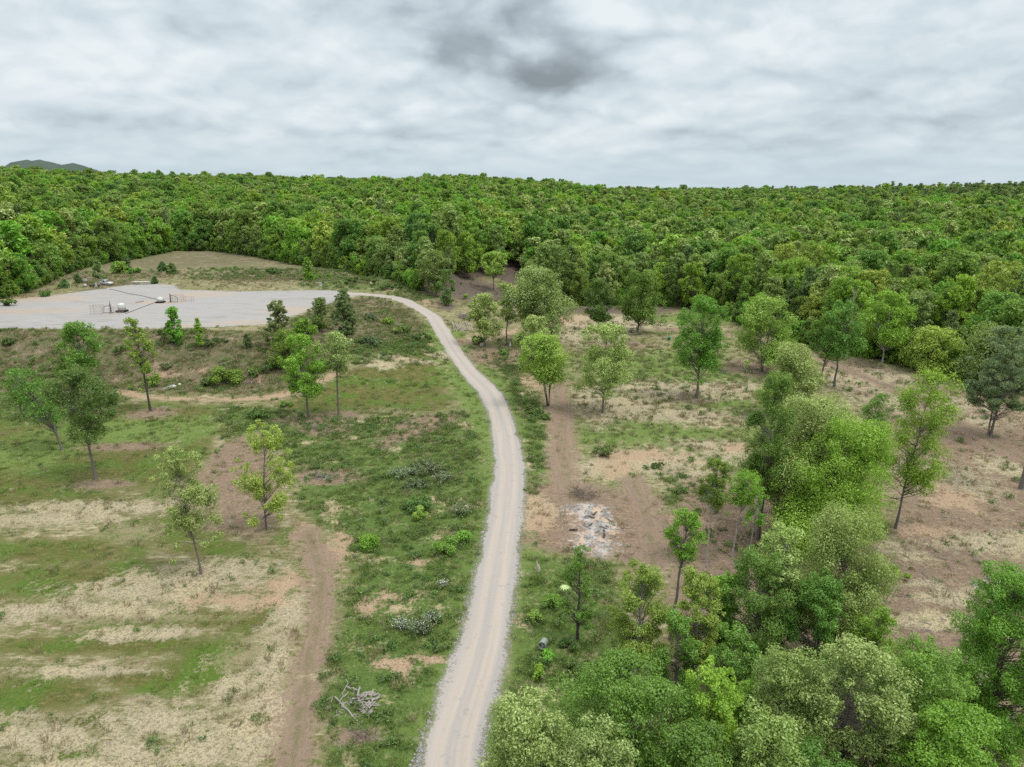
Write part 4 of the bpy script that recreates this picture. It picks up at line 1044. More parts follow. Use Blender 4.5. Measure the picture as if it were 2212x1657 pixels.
k1 = scatter('grass', 300000, 29, 200, lambda m, x, y: open_(m) * np.clip(.035 + .06 * pos(m['grass']) + .02 * pos(m['mow']) + .30 * pos(m['weed']) + .14 * pos(m['bank']) + .02 * pos(m['pale']), 0, 1), g1, 'short green grass growing in uneven patches over the clearing', 'grass', .6, 1.25)
g2 = [blades(rg, 40, .38, .34, .028, LEAF['straw']) for _ in range(3)] + [blades(rg, 26, .25, .65, .025, LEAF['straw']) for _ in range(2)]
k2 = scatter('dry_grass', 150000, 29, 270, lambda m, x, y: (1 - .8 * np.maximum(pos(m['track']), pos(m['ash']))) * np.clip(.04 + .18 * pos(m['pale']) + .36 * pos(m['bank']) + .10 * pos(m['weed']) + .10 * pos(m['sand']) + .08 * pos(m['mulch']), 0, 1), g2, 'dead straw-coloured grass tufts among the green', 'grass', .6, 1.3)
g3 = [bushlet(rg, .42, .42, 70, .13, 'weed') for _ in range(4)] + [bushlet(rg, .6, .6, 120, .15, 'weed') for _ in range(2)] + [bushlet(rg, .35, .4, 50, .12, 'bramble')]
k3 = scatter('weeds', 150000, 29, 280, lambda m, x, y: (1 - .92 * np.maximum.reduce([pos(m['track']), pos(m['clay']), pos(m['ash'])])) * np.clip(.012 + .42 * pos(m['weed']) + .13 * pos(m['bank']) + .008 * pos(m['grass']) + .012 * pos(m['pale']) + .035 * pos(m['sand']) + .03 * pos(m['mulch']), 0, 1), g3, 'low leafy weeds crowding the verges and the bank', 'weeds', .55, 1.35)

# sticks and brush litter on the cleared soil
STICK = bark_material('dead_wood_grey', (.13, .12, .108), (.31, .29, .265))
STICKD = bark_material('dead_wood_brown', (.07, .055, .045), (.19, .155, .13))
def stick(rng, L, r, mat, forks=2):
    mb = MB(); p = np.array([-L / 2, 0, r]); pts = [p]
    for i in range(5):
        p = p + np.array([L / 5, rng.normal(0, L * .05), rng.normal(.0, L * .015)]); p[2] = max(p[2], r * .5); pts.append(p)
    mb.tube(pts, [r * (1 - .14 * i) for i in range(6)], 5)
    for k in range(forks):
        q = pts[2 + k % 3]; a = rng.choice([-1, 1]) * rng.uniform(.4, 1.0); l2 = L * rng.uniform(.2, .4)
        mb.tube([q, q + np.array([l2 * .5 * math.cos(a), l2 * .5 * math.sin(a), l2 * .08]), q + np.array([l2 * math.cos(a * 1.2), l2 * math.sin(a * 1.2), l2 * rng.uniform(.0, .2)])], [r * .5, r * .4, r * .2], 4)
    return mb.mesh('stick', [mat], True)
st_p = [stick(rg, rg.uniform(.8, 2.4), rg.uniform(.016, .035), STICK if i % 3 else STICKD, 3) for i in range(9)]
BR = [at(u, v)[:2] + (w_,) for u, v, w_ in [(215, 1044, 2.6), (330, 892, 2.8), (662, 908, 3.4), (735, 898, 2.4), (1500, 860, 4.0), (1300, 895, 3), (700, 935, 3.0), (705, 1030, 3.0), (770, 1590, 2.0), (1640, 800, 4), (1700, 1160, 5), (1560, 1210, 6), (440, 1250, 2), (2000, 1250, 8), (1330, 745, 4), (1670, 1040, 5)]]
def brush(m, x, y):
    b = np.zeros(x.shape)
    for cx, cy, w_ in BR: b = np.maximum(b, np.exp(-((x - cx) ** 2 + (y - cy) ** 2) / (w_ * w_)))
    rside = smooth(14, 24, x) * pos(m['mulch'])
    return np.clip(.9 * b + .05 * pos(m['mulch']) + .20 * rside + .02 * pos(m['weed']) + .2 * pos(m['ash']) * .3, 0, 1)
scatter('brush_litter', 60000, 30, 220, brush, st_p, 'grey and brown sticks littering the bare soil and the feet of trees', 'brush litter', .5, 1.3, .18)

# loose stone along the road sides
STONE = simple('stone_grey', (.21, .20, .188), .9, .35, 9)
def stone(rng, r):
    V = np.array([(x_, y_, z_) for z_ in (-.5, .4) for x_, y_ in ((-1, -.7), (.8, -.9), (1, .7), (-.7, .9))]) * r * rng.uniform(.65, 1.2, (8, 3)); V[4:, :2] *= .7
    return mesh_np('stone', V, [(0, 3, 2, 1), (4, 5, 6, 7), (0, 1, 5, 4), (1, 2, 6, 5), (2, 3, 7, 6), (3, 0, 4, 7)], None, [STONE])
st_q = [stone(rg, .05) for _ in range(5)]
ax = np.array(ROAD); k_ = rg.integers(0, len(ax) - 1, 8000); f_ = rg.random((8000, 1)); pc_ = ax[k_] * (1 - f_) + ax[k_ + 1] * f_
tg = unit(ax[k_ + 1] - ax[k_]); off_ = rg.choice([-1, 1], 8000) * (2.25 + rg.normal(.02, .22, 8000)); sx_ = pc_[:, 0] - tg[:, 1] * off_; sy_ = pc_[:, 1] + tg[:, 0] * off_
ok_ = (sy_ > 28) & (sy_ < 170); sx_, sy_ = sx_[ok_], sy_[ok_]; k_ = len(sx_)
r_ = np.zeros((k_, 3)); r_[:, 2] = rg.uniform(0, 6.28, k_)
instancer('loose_gravel', np.stack([sx_, sy_, height(sx_, sy_) + .05], -1), r_, np.exp(rg.normal(0, .4, (k_, 1))) * np.ones((1, 3)) * 1.1, rg.integers(0, 5, k_), st_q, 'loose grey stones scattered along both road edges', 'gravel')

# ------------------------------------------------------------------ shrubs
def make_shrub(rng, W, H, sp_, leaf, dens=1.0, clumps=12):
    c = []; r = []
    for k in range(clumps):
        a = rng.uniform(0, 6.28); q = W / 2 * math.sqrt(rng.random()) * .72
        c.append((q * math.cos(a), q * math.sin(a), H * rng.uniform(.25, .78) * (1 - .45 * (2 * q / W) ** 2))); r.append(min(W, H * 1.3) * rng.uniform(.17, .28))
    nl = int(1.9 * W * (W * .6 + H) * 2.2 / (leaf * leaf * .32) * dens)
    V, Q, t = leaves_mesh(rng, np.array(c), np.array(r), nl / clumps * .5, leaf, .6, .2, .85)
    V[:, 2] = np.maximum(V[:, 2], -.02)
    me = mesh_np('foliage', V, Q, None, [LEAF[sp_]])
    me.attributes.new('tint', 'FLOAT', 'FACE').data.foreach_set('value', t)
    mb = MB()
    for k in range(clumps): mb.tube([(0.05 * k / clumps, 0, -.1), np.array(c[k]) * np.array([.4, .4, .5]), c[k]], [.035, .025, .01], 4, cap=False)
    return mb.mesh('stems', [BARKD], True), me
SHRUBS = [(908, 1122, 34, 36, 'yellow', 'pale yellow-green bush alone in the weeds left of the road'),
 (800, 1184, 44, 34, 'bright', 'bright green bush in the weeds near the clay patches'), (960, 1196, 60, 40, 'green', 'broad green bush between the road and the clay patches'),
 (905, 1100, 70, 34, 'weed', 'weedy green bush just above the pale yellow-green bush'), (1000, 1170, 40, 30, 'bright', 'leafy bush close to the left road edge'),
 (492, 828, 92, 40, 'green', 'wide leafy bush low on the bank above the clay path'), (450, 832, 40, 20, 'weed', 'low bush left of the wide leafy bush on the bank'),
 (548, 812, 50, 24, 'weed', 'olive bush right of the wide leafy bush on the bank'), (330, 835, 40, 26, 'green', 'bush at the foot of the vine-wrapped trunk'),
 (158, 775, 26, 22, 'green', 'small bush high on the left bank'), (20, 745, 30, 18, 'weed', 'small bush at the far left top of the bank'), (260, 760, 40, 16, 'weed', 'low bush on the bank under the pad edge'), (370, 722, 70, 16, 'weed', 'low bushes hedge-like along the pad edge beside the cone-shaped tree'),
 (470, 745, 60, 16, 'weed', 'low hedge of weeds right of the slim sapling'), (360, 795, 30, 14, 'bramble', 'greyish bush on the middle of the bank'),
 (1165, 1468, 34, 44, 'bright', 'bright bush with an upright top at the lower right verge'), (1183, 1425, 34, 24, 'bright', 'bright bush beside the grey culvert pipe'), (1157, 1338, 40, 20, 'yellow', 'yellowish low bush on the right verge'),
 (1195, 1312, 60, 28, 'green', 'green bush left of the ivy-grown tree'), (1225, 1400, 50, 24, 'weed', 'low weedy bush below the ivy-grown tree'), (1250, 1450, 80, 30, 'weed', 'broad weedy bush in front of the lower grove'), (1120, 1530, 50, 30, 'weed', 'weedy bush by the right road edge above the overhanging oak'),
 (1035, 745, 36, 22, 'dark', 'dark bush at the foot of the oak by the drive'), (1088, 766, 28, 12, 'green', 'small bush below the slender olive oak'), (1143, 888, 26, 16, 'grass', 'small round bush on the strip between road and track'), (1164, 893, 24, 14, 'grass', 'second small round bush on the strip between road and track'), (1180, 906, 30, 16, 'weed', 'third and lowest small bush on the strip between road and track'),
 (1006, 645, 12, 12, 'bright', 'little bright bush above the dead brush heap'), (838, 700, 34, 16, 'bright', 'bright bush on the slope inside the road bend'), (870, 720, 70, 18, 'weed', 'weedy thicket inside the road bend'), (910, 735, 70, 16, 'weed', 'weedy thicket near the road on the slope'), (800, 690, 40, 16, 'bramble', 'grey-green thicket beside the bulky pine'),
 (800, 745, 60, 20, 'bramble', 'grey-green thicket behind the pale greyish oak'), (620, 878, 36, 12, 'green', 'low dark bush on the lawn by the clay path'), (560, 905, 60, 24, 'dark', 'dark low bush above the airy yellow-green tree'),
 (700, 800, 60, 30, 'bright', 'bright leafy bush between the green tree and the pale greyish oak'), (585, 800, 60, 24, 'weed', 'weedy thicket on the bank left of the green tree'),
 (1300, 985, 50, 26, 'grass', 'tall grass clump beside the dirt track above the burn pile'), (1420, 1010, 40, 12, 'weed', 'low weeds on the clay patch'), (1540, 1060, 70, 16, 'weed', 'low weeds left of the deep green tree'),
 (1930, 1250, 110, 26, 'bright', 'low bright spreading bush at the foot of the airy grove tree'), (1700, 1300, 70, 40, 'green', 'leafy bush inside the front grove'),
 (100, 640, 24, 16, 'dark', 'dark bush at the left end of the pad'), (20, 660, 40, 16, 'weed', 'bush at the far left pad edge'), (290, 590, 30, 14, 'green', 'light bush on the knoll right of the yellow-green bushy tree'), (590, 590, 60, 12, 'weed', 'green thicket on the knoll slope'), (780, 612, 90, 12, 'weed', 'long green thicket on the slope beyond the sign board'), (850, 625, 70, 12, 'weed', 'green thicket above the road bend'), (700, 602, 60, 10, 'green', 'bright green thicket right of the cone-shaped slope tree')]
for i, (u, v, wp, hp, sp_, lab) in enumerate(SHRUBS):
    rng = np.random.default_rng(900 + i)
    x, y, z = at(u, v); dep = y * cp + (CAM_H - z) * sp
    W = wp / F * dep; H = max(.5, min(hp / F * dep, W * 1.3)); ls = max(.14, .0022 * dep)
    a, b = make_shrub(rng, W, H, sp_, ls)
    e = empty('shrub', (x, y, z)); link('stems', a, e); link('foliage', b, e)
    tag(e, lab, 'bush', 'bushes in the clearing and on the bank')
for i, (u, v, wp, hp, lab) in enumerate([(872, 1030, 70, 30, 'white-blossomed bramble at the left end of the upper bramble patch'), (925, 1022, 80, 38, 'white-blossomed bramble in the middle of the upper patch'), (958, 1042, 60, 32, 'white-blossomed bramble at the right end of the upper patch'), (900, 1052, 70, 24, 'low bramble with few blossoms under the upper patch'),
                                         (868, 1358, 44, 34, 'white-blossomed bramble at the left end of the lower patch'), (905, 1368, 70, 40, 'white-blossomed bramble in the middle of the lower patch'), (932, 1345, 44, 36, 'tall sparse bramble at the right end of the lower patch'), (958, 1270, 26, 26, 'small lone white bramble between the two patches'), (1000, 1108, 60, 30, 'pale sparse bramble by the road above the green bush')]):
    rng = np.random.default_rng(990 + i)
    x, y, z = at(u, v); dep = y * cp + (CAM_H - z) * sp; W = wp / F * dep; H = hp / F * dep * .8
    a, b = make_shrub(rng, W, H, 'bramble', .17, .45, 14)
    e = empty('bramble_bush', (x, y, z)); link('stems', a, e); fo = link('foliage', b, e)
    nb = 200 if 'few' not in lab and 'pale' not in lab else 50
    q = rng.normal(size=(nb, 3)) * [W * .22, W * .16, H * .15] + [0, 0, H * .62]; q[:, 2] = np.abs(q[:, 2])
    nr = unit(rng.normal(size=(nb, 3)) + [0, 0, .7]); aa = unit(np.cross(nr, rng.normal(size=(nb, 3)))); bb = np.cross(nr, aa); s = .055 * rng.uniform(.4, 1.1, (nb, 1))
    V = np.stack([q - aa * s, q + bb * s, q + aa * s, q - bb * s], 1).reshape(-1, 3)
    link('blossom', mesh_np('blossom', V, np.arange(nb * 4).reshape(-1, 4), None, [WHITE_BLOOM]), fo)
    tag(e, lab, 'bramble', 'white flowering brambles left of the road')

# ------------------------------------------------------------------ cut wood
CUT = simple('cut_wood_end', (.36, .29, .20), .8, .2, 14)
LOGB = bark_material('log_bark_grey', (.12, .11, .095), (.31, .29, .26))
CHAR = simple('charred_wood', (.030, .028, .027), .9, .5, 5, dirt=(.22, .21, .20))
POLEB = bark_material('peeled_pole', (.25, .21, .18), (.46, .41, .365))
def log_mesh(rng, L, r, mat=None, bend=.02, end=None):
    mb = MB(); pts = [np.array([-L / 2 + L * k / 5, rng.normal(0, L * bend) if 0 < k < 5 else 0, rng.normal(0, L * bend * .5) if 0 < k < 5 else 0]) for k in range(6)]
    mb.tube(pts, [r * rng.uniform(.92, 1.06) * (1 - .03 * k) for k in range(6)], 9, 0, True, 1)
    return mb.mesh('log', [mat or LOGB, end or CUT], False)
def lay(name, me, p, q, z0, z1, lab, group=None, cat='log'):
    """a log whose two ends lie at p and q"""
    a = Vector((p[0], p[1], z0)); b = Vector((q[0], q[1], z1)); d = b - a
    o = link(name, me); o.location = (a + b) / 2; o.rotation_euler = d.to_track_quat('X', 'Z').to_euler()
    return tag(o, lab, cat, group)
def log_px(pa, pb, r, lab, mat=None, za=0, zb=0, group=None, name='log', bend=.012, seed=0):
    a = at(*pa); b = at(*pb); L = math.dist((a[0], a[1], a[2] + za), (b[0], b[1], b[2] + zb))
    return lay(name, log_mesh(np.random.default_rng(seed), L, r, mat, bend), a, b, a[2] + r * .8 + za, b[2] + r * .8 + zb, lab, group)
def cu(x, y): return ((1000 + x / 8.285) * .72, (2000 + y / 8.285) * .72)
G = 'cut wood heaped left of the road'
log_px(cu(45, 775), cu(600, 1375), .085, 'longest pale straight log lying along the left of the wood heap', group=G, seed=1)
log_px(cu(320, 545), cu(600, 690), .07, 'grey forked log across the top of the wood heap', za=.15, zb=.35, group=G, seed=2, bend=.03)
log_px(cu(315, 400), cu(280, 770), .045, 'crooked thin pale branch at the upper left of the wood heap', za=.3, group=G, seed=3, bend=.06)
log_px(cu(145, 905), cu(375, 700), .05, 'thin grey branch touching the middle of the longest pale log', group=G, za=.12, zb=.2, seed=4, bend=.03)
log_px(cu(545, 370), cu(440, 530), .03, 'thin bare stick pointing up out of the wood heap', group=G, za=.1, zb=.2, seed=5)
log_px(cu(670, 660), cu(605, 860), .09, 'thick grey log lying on top of the middle of the wood heap', group=G, za=.5, zb=.42, seed=6)
log_px(cu(400, 1380), cu(555, 1385), .085, 'short thick log at the lower end of the longest pale log', group=G, seed=7)
log_px(cu(500, 1210), cu(615, 1195), .07, 'short pale log alone below the middle of the wood heap', group=G, seed=8)
log_px(cu(870, 1200), cu(890, 1290), .10, 'thick dark-sided log end below the right of the wood heap', group=G, seed=9)
short = [log_mesh(np.random.default_rng(30 + i), 1.0, .16, None, .01) for i in range(5)]
rng = np.random.default_rng(77); base = at(*cu(830, 920)); nS = 0
for k in range(62):
    a = rng.uniform(0, 6.28); q = math.sqrt(rng.random()); hx, hy = 1.05 * q * math.cos(a), 1.25 * q * math.sin(a)
    L = rng.uniform(.42, .75); r = rng.uniform(.06, .10); lift = (1 - q) * .42 * rng.random()
    o = link('short_log', short[k % 5]); o.scale = (L, r / .16, r / .16)
    o.location = (base[0] + hx, base[1] + hy, float(height(base[0] + hx, base[1] + hy)) + r * .8 + lift)
    o.rotation_euler = (rng.uniform(0, 3), rng.uniform(-.3, .3), rng.normal(.6, .8))
    tag(o, 'short split log jumbled in the wood heap left of the road', 'log', 'short logs of the wood heap')
base = at(*cu(330, 960))
for k in range(16):
    hx, hy = rng.normal(0, .55), rng.normal(0, .6); L = rng.uniform(.3, .7); r = rng.uniform(.025, .05)
    o = link('short_log', short[k % 5]); o.scale = (L, r / .16, r / .16)
    o.location = (base[0] + hx, base[1] + hy, float(height(base[0] + hx, base[1] + hy)) + r * .8)
    o.rotation_euler = (0, rng.uniform(-.15, .15), rng.uniform(0, 3.1))
    tag(o, 'short thin stick of wood scattered left of the wood heap', 'log', 'loose sticks beside the wood heap')
# poles leaning in a row by the drive
for k in range(13):
    u = 979 + k * 3.2; a = at(u + 3 + rng.uniform(-1, 1), 715 + rng.uniform(-2, 1)); L = rng.uniform(2.6, 3.4)
    b = (a[0] - rng.uniform(.5, 1.0), a[1] + rng.uniform(1.2, 1.7))
    lay('cut_pole', log_mesh(np.random.default_rng(60 + k), L, .10, POLEB, .01), a, b, a[2] + .08, a[2] + rng.uniform(1.5, 2.1), 'pale peeled pole leaning in the row beside the road', 'peeled poles beside the road', 'pole')
def heap(name, u, v, W, H, nb, mat, lab, cat='brush heap', rmax=.06):
    rng = np.random.default_rng(int(u)); mb = MB(); x, y, z = at(u, v)
    for k in range(nb):
        a = rng.uniform(0, 6.28); q = W / 2 * math.sqrt(rng.random()) * .8; p = np.array([q * math.cos(a), q * math.sin(a) * .8, H * rng.uniform(.05, .6) * (1 - q / W)])
        d = unit(np.array([rng.normal(), rng.normal(), rng.normal(.25, .35)])); L = rng.uniform(.5, 1.0) * W * .42
        m_ = p + d * L * .5 + rng.normal(0, .08 * L, 3); e_ = p + d * L + rng.normal(0, .1 * L, 3); r = rng.uniform(.35, 1) * rmax
        for t_ in (p, m_, e_): t_[2] = max(t_[2], .03)
        mb.tube([p, m_, e_], [r, r * .75, r * .35], 5)
    o = mb.build(name, mat, None, (x, y, z), True)
    return tag(o, lab, cat)
heap('brush_heap', 1003, 688, 4.6, 2.4, 90, STICK, 'tangled heap of bare grey branches behind the leaning poles', rmax=.09)
heap('brush_heap', 1262, 1072, 5.0, 1.0, 90, STICKD, 'brown root and brush heap behind the ash of the burn pile', rmax=.05)
heap('brush_heap', 545, 828, 3.6, 1.2, 60, STICKD, 'brown brush heap on the bank by the clay path', rmax=.05)
heap('brush_heap', 700, 1032, 3.4, .8, 60, STICK, 'flattened grey brush heap in the weeds below the airy yellow-green tree', rmax=.04)
heap('brush_heap', 780, 1592, 1.9, .5, 46, STICKD, 'small dark brush heap below the wood heap', rmax=.035)
heap('brush_heap', 690, 925, 3.2, .7, 50, STICK, 'grey twig heap in front of the green tree above the lawn', rmax=.04)
heap('brush_heap', 1672, 1038, 4.0, 1.0, 60, STICKD, 'reddish brown brush heap under the big bright grove tree', rmax=.045)
heap('brush_heap', 1690, 1200, 3.0, .8, 50, STICK, 'grey brush heap at the foot of the deep green grove tree', rmax=.04)
heap('brush_heap', 300, 1650, 1.2, .2, 10, STICKD, 'few dark twigs on the sandy lawn at the frame edge', rmax=.02)
for (pa, pb, r, mat, lab) in [((640, 907), (669, 922), .07, STICK, 'pale fallen pole beside the brush under the green tree'), ((706, 986), (722, 977), .06, STICK, 'bleached log in the weeds right of the airy yellow-green tree'), ((712, 993), (724, 994), .12, STICK, 'short bleached log chunk below the bleached log'),
        ((818, 1105), (829, 1095), .05, STICK, 'small pale stick in the weeds above the bright green bush'), ((1972, 1362), (1976, 1398), .06, STICK, 'curved grey branch on the cleared slope right of the grove'), ((1985, 1342), (2012, 1350), .04, STICK, 'thin branch above the curved grey branch on the slope'),
        ((2026, 1116), (2068, 1120), .06, STICK, 'long grey branch on the upper cleared slope'), ((2096, 1490), (2113, 1492), .07, POLEB, 'short pale log at the slope edge of the lower grove'), ((2108, 1474), (2126, 1464), .06, STICK, 'pale stick just above the short pale log on the slope'), ((1338, 1181), (1367, 1181), .05, STICK, 'pale branch on the brown soil below the burn pile'),
        ((1463, 1205), (1492, 1206), .07, STICK, 'grey log on the soil right of the small-crowned thin tree'), ((1350, 1140), (1362, 1141), .06, POLEB, 'small pale log right of the burn pile'), ((1240, 660), (1282, 668), .12, STICK, 'grey fallen trunk along the edge of the dirt yard'), ((1352, 745), (1376, 741), .10, STICK, 'grey log at the foot of the mid-green yard tree'),
        ((1470, 858), (1500, 864), .08, STICK, 'pale root-like log left of the thick grey trunk'), ((1600, 1160), (1612, 1180), .05, STICK, 'thin log between the sapling trunks')]:
    log_px(pa, pb, r, lab, mat, name='fallen_log', seed=int(pa[0]), bend=.03, group='loose fallen wood on the clearing')
# burn piles
rng = np.random.default_rng(91)
for (cu_, cv_, nl, sx, sy, g_, lab, lab2) in [(1278, 1130, 11, 2.4, 2.8, 'charred wood of the burn pile', 'charred log in the large burn pile by the road', 'ash-grey log in the large burn pile by the road'), (2150, 1264, 10, 2.0, 1.4, 'charred wood of the right burn pile', 'charred log in the small burn pile at the right edge', 'ash-grey log in the small burn pile at the right edge')]:
    bx0, by0, _ = at(cu_, cv_)
    for k in range(nl):
        x, y = bx0 + rng.normal(0, sx * .45), by0 + rng.normal(0, sy * .5); a = rng.uniform(0, 3.14); L = rng.uniform(.5, 1.7); r = rng.uniform(.04, .11)
        z = float(height(x, y)); dark = rng.random() < .7
        lay('charred_log' if dark else 'ashen_log', log_mesh(rng, L, r, CHAR if dark else STICK, .03, CHAR if dark else STICK), (x - L / 2 * math.cos(a), y - L / 2 * math.sin(a)), (x + L / 2 * math.cos(a), y + L / 2 * math.sin(a)), z + r * .9 + rng.uniform(0, .12), z + r * .9 + rng.uniform(0, .2), lab if dark else lab2, g_)
# broken stump beside the road
x, y, z = at(1163, 1232); mb = MB()
mb.tube([(0, 0, -.1), (.02, 0, .25), (-.10, .02, .65)], [.22, .19, .13], 9); mb.tube([(-.10, .02, .6), (-.17, .03, .95), (-.25, .04, 1.25)], [.12, .07, .015], 7); mb.tube([(.05, 0, .5), (.10, .02, .75)], [.10, .02], 6)
tag(mb.build('tree_stump', POLEB, None, (x, y, z)), 'pale splintered stump in the weeds by the right road edge', 'stump')
# pale leafy plant
x, y, z = at(1222, 1284); e = empty('leafy_plant', (x, y, z)); mb = MB(); mb.tube([(.1, 0, -.05), (0, 0, .35), (-.12, 0, .75)], [.03, .025, .02], 6); mb.build('stem', POLEB, e)
mb = MB()
for k in range(12):
    a = k * .55; d = np.array([math.cos(a), math.sin(a), 0]); s = np.array([-d[1], d[0], 0]) * .10; o_ = np.array([-.12, 0, .74])
    mb.add([o_, o_ + d * .3 + s + [0, 0, .16], o_ + d * .62 + [0, 0, .02], o_ + d * .3 - s + [0, 0, .16]], [(0, 1, 2, 3)])
LEAFY = simple('leaf_pale_plant', (.30, .40, .16), .6, .2); mb.build('leaves', LEAFY, e)
tag(e, 'small pale green plant with drooping strap leaves in the right weeds', 'plant')

# ------------------------------------------------------------------ things lying about
WHITE = simple('paint_white_weathered', (.45, .45, .43), .5, .08, 3, dirt=(.38, .355, .32))
BLACK = simple('skid_black', (.022, .022, .024), .6, .2)
STEEL = simple('steel_dark', (.10, .095, .09), .5, .25, 5, .5, dirt=(.14, .08, .05))
RUST = simple('steel_rust', (.27, .175, .115), .8, .3, 6)
GALV = simple('steel_galvanised', (.36, .37, .38), .45, .12, 5, .6)
GREENP = simple('plastic_green', (.03, .28, .17), .45, .1)
GLASS = simple('glass_dark', (.03, .035, .04), .15, .1, spec=.6)
RUBBER = simple('rubber', (.02, .02, .02), .8, .2)
def base_at(u, v, name, rz=0.0): x, y, z = at(u, v); return empty(name, (x, y, z), rz)

x, y, z = at(1173, 1400); mb = MB()
NN = 16
for rr_, fl in ((.34, 1), (.31, -1)):
    V = [(rr_ * math.cos(6.283 * i / NN), L_, rr_ * math.sin(6.283 * i / NN) + .30) for L_ in (-.55, -.3, 0, .3, .55) for i in range(NN)]
    mb.add(V, [(j * NN + i, j * NN + (i + 1) % NN, (j + 1) * NN + (i + 1) % NN, (j + 1) * NN + i)[::fl] for j in range(4) for i in range(NN)])
for L_ in (-.55, .55):
    mb.add([(q * math.cos(6.283 * i / NN), L_, q * math.sin(6.283 * i / NN) + .30) for q in (.34, .31) for i in range(NN)], [(i, (i + 1) % NN, NN + (i + 1) % NN, NN + i) for i in range(NN)])
o = mb.build('culvert_pipe', GALV, None, (x, y, z + .12)); o.rotation_euler = (-.25, 0, -.25)
tag(o, 'grey open-ended culvert pipe poking out of the right roadside weeds', 'pipe')
x, y, z = at(364, 840); mb = MB()
mb.box((0, 0, .12), (3.2, 1.1, .05), 0, 0, .05); mb.box((0, -.56, .2), (3.1, .06, .22)); mb.box((0, .56, .2), (3.1, .06, .22)); mb.box((-1.3, 0, .03), (.1, .9, .14)); mb.box((1.3, 0, .03), (.1, .9, .14))
o = mb.build('metal_tray', WHITE, None, (x, y, z)); o.rotation_euler = (.1, -.12, .9); tag(o, 'white metal tray lying on the grass at the bank foot', 'metal tray')
x, y, z = at(388, 832); mb = MB(); mb.lathe([(.02, -.05), (.3, 0), (.34, .18), (.22, .34), (.02, .4)], n=12); tag(mb.build('pale_rock', simple('rock_pale', (.45, .40, .34), .9, .2), None, (x, y, z)), 'small pale rock just above the white metal tray', 'rock')
x, y, z = at(1102, 752); mb = MB(); mb.lathe([(.03, 0), (.03, .25), (.24, .55), (.17, 1.0), (.05, 1.6), (.01, 1.7)], n=12); tag(mb.build('folded_parasol', WHITE, None, (x, y, z)), 'white folded parasol shape standing beside the slender olive oak', 'parasol')
e = base_at(1445, 735, 'green_bin'); mb = MB(); mb.lathe([(.02, 0), (.34, 0), (.42, .85), (.45, .87), (.45, .92), (.38, .92), (.34, .1), (.02, .08)], n=18); mb.build('tub', GREENP, e, None, True); mb = MB(); mb.tube([(.46, -.15, .75), (.54, -.1, .72), (.54, .1, .72), (.46, .15, .75)], .02, 6); mb.build('handle', STEEL, e)
tag(e, 'green plastic bin standing on the grass beyond the dirt yard', 'bin')
e = base_at(1332, 735, 'white_bucket'); mb = MB(); mb.lathe([(.02, 0), (.24, 0), (.30, .55), (.32, .57), (.27, .57), (.22, .05), (.02, .04)], n=16); mb.build('tub', WHITE, e, None, True); mb = MB(); mb.tube([(.30 * math.cos(t), .05, .55 + .22 * math.sin(t)) for t in np.linspace(0, math.pi, 8)], .012, 5); mb.build('handle', STEEL, e)
tag(e, 'white bucket on the grass under the mid-green yard tree', 'bucket')
e = base_at(1239, 667, 'jon_boat', 1.3); mb = MB()
prof = [(-1.9, .35, .55), (-1.2, .6, .42), (0, .68, .40), (1.2, .62, .42), (1.7, .5, .5)]
V = []
for xx, w_, h_ in prof: V += [(xx, -w_, h_ + .12), (xx, -w_ * .75, .02), (xx, w_ * .75, .02), (xx, w_, h_ + .12)]
for xx, w_, h_ in prof: V += [(xx, -w_ + .05, h_ + .12), (xx, -w_ * .75 + .05, .07), (xx, w_ * .75 - .05, .07), (xx, w_ - .05, h_ + .12)]
Q = []
for j in range(4):
    for i in range(3): Q += [(j * 4 + i, j * 4 + i + 1, j * 4 + i + 5, j * 4 + i + 4), (20 + j * 4 + i, 20 + j * 4 + i + 4, 20 + j * 4 + i + 5, 20 + j * 4 + i + 1)]
    Q += [(j * 4, j * 4 + 4, 24 + j * 4, 20 + j * 4), (j * 4 + 3, 23 + j * 4, 27 + j * 4, j * 4 + 7)]
Q += [(0, 3, 2, 1), (16, 17, 18, 19), (20, 21, 22, 23), (36, 39, 38, 37)]
mb.add(V, Q); mb.build('hull', WHITE, e); mb = MB(); mb.box((-.6, 0, .4), (.3, 1.1, .05)); mb.build('seat', GALV, e); mb = MB(); mb.box((.7, 0, .4), (.3, 1.1, .05)); mb.build('seat', GALV, e)
tag(e, 'pale flat-bottomed boat hull lying at the forest edge beyond the yard', 'boat')
e = base_at(1272, 672, 'white_block'); mb = MB(); mb.box((0, 0, .25), (.8, .5, .5), .4, 0, .08, .9); mb.build('block', WHITE, e); mb = MB(); mb.box((.1, 0, .54), (.5, .3, .1), .4, 0, .05); mb.build('lid', WHITE, e); tag(e, 'white cooler box near the boat hull', 'box')
x, y, z = at(1040, 748); mb = MB(); mb.box((0, 0, .25), (.9, .06, .6), .5, 0, 0, .9); o = mb.build('white_board', WHITE, None, (x, y, z)); o.rotation_euler = (-.5, 0, 0); tag(o, 'white board leaning in the dark bush by the drive', 'board')
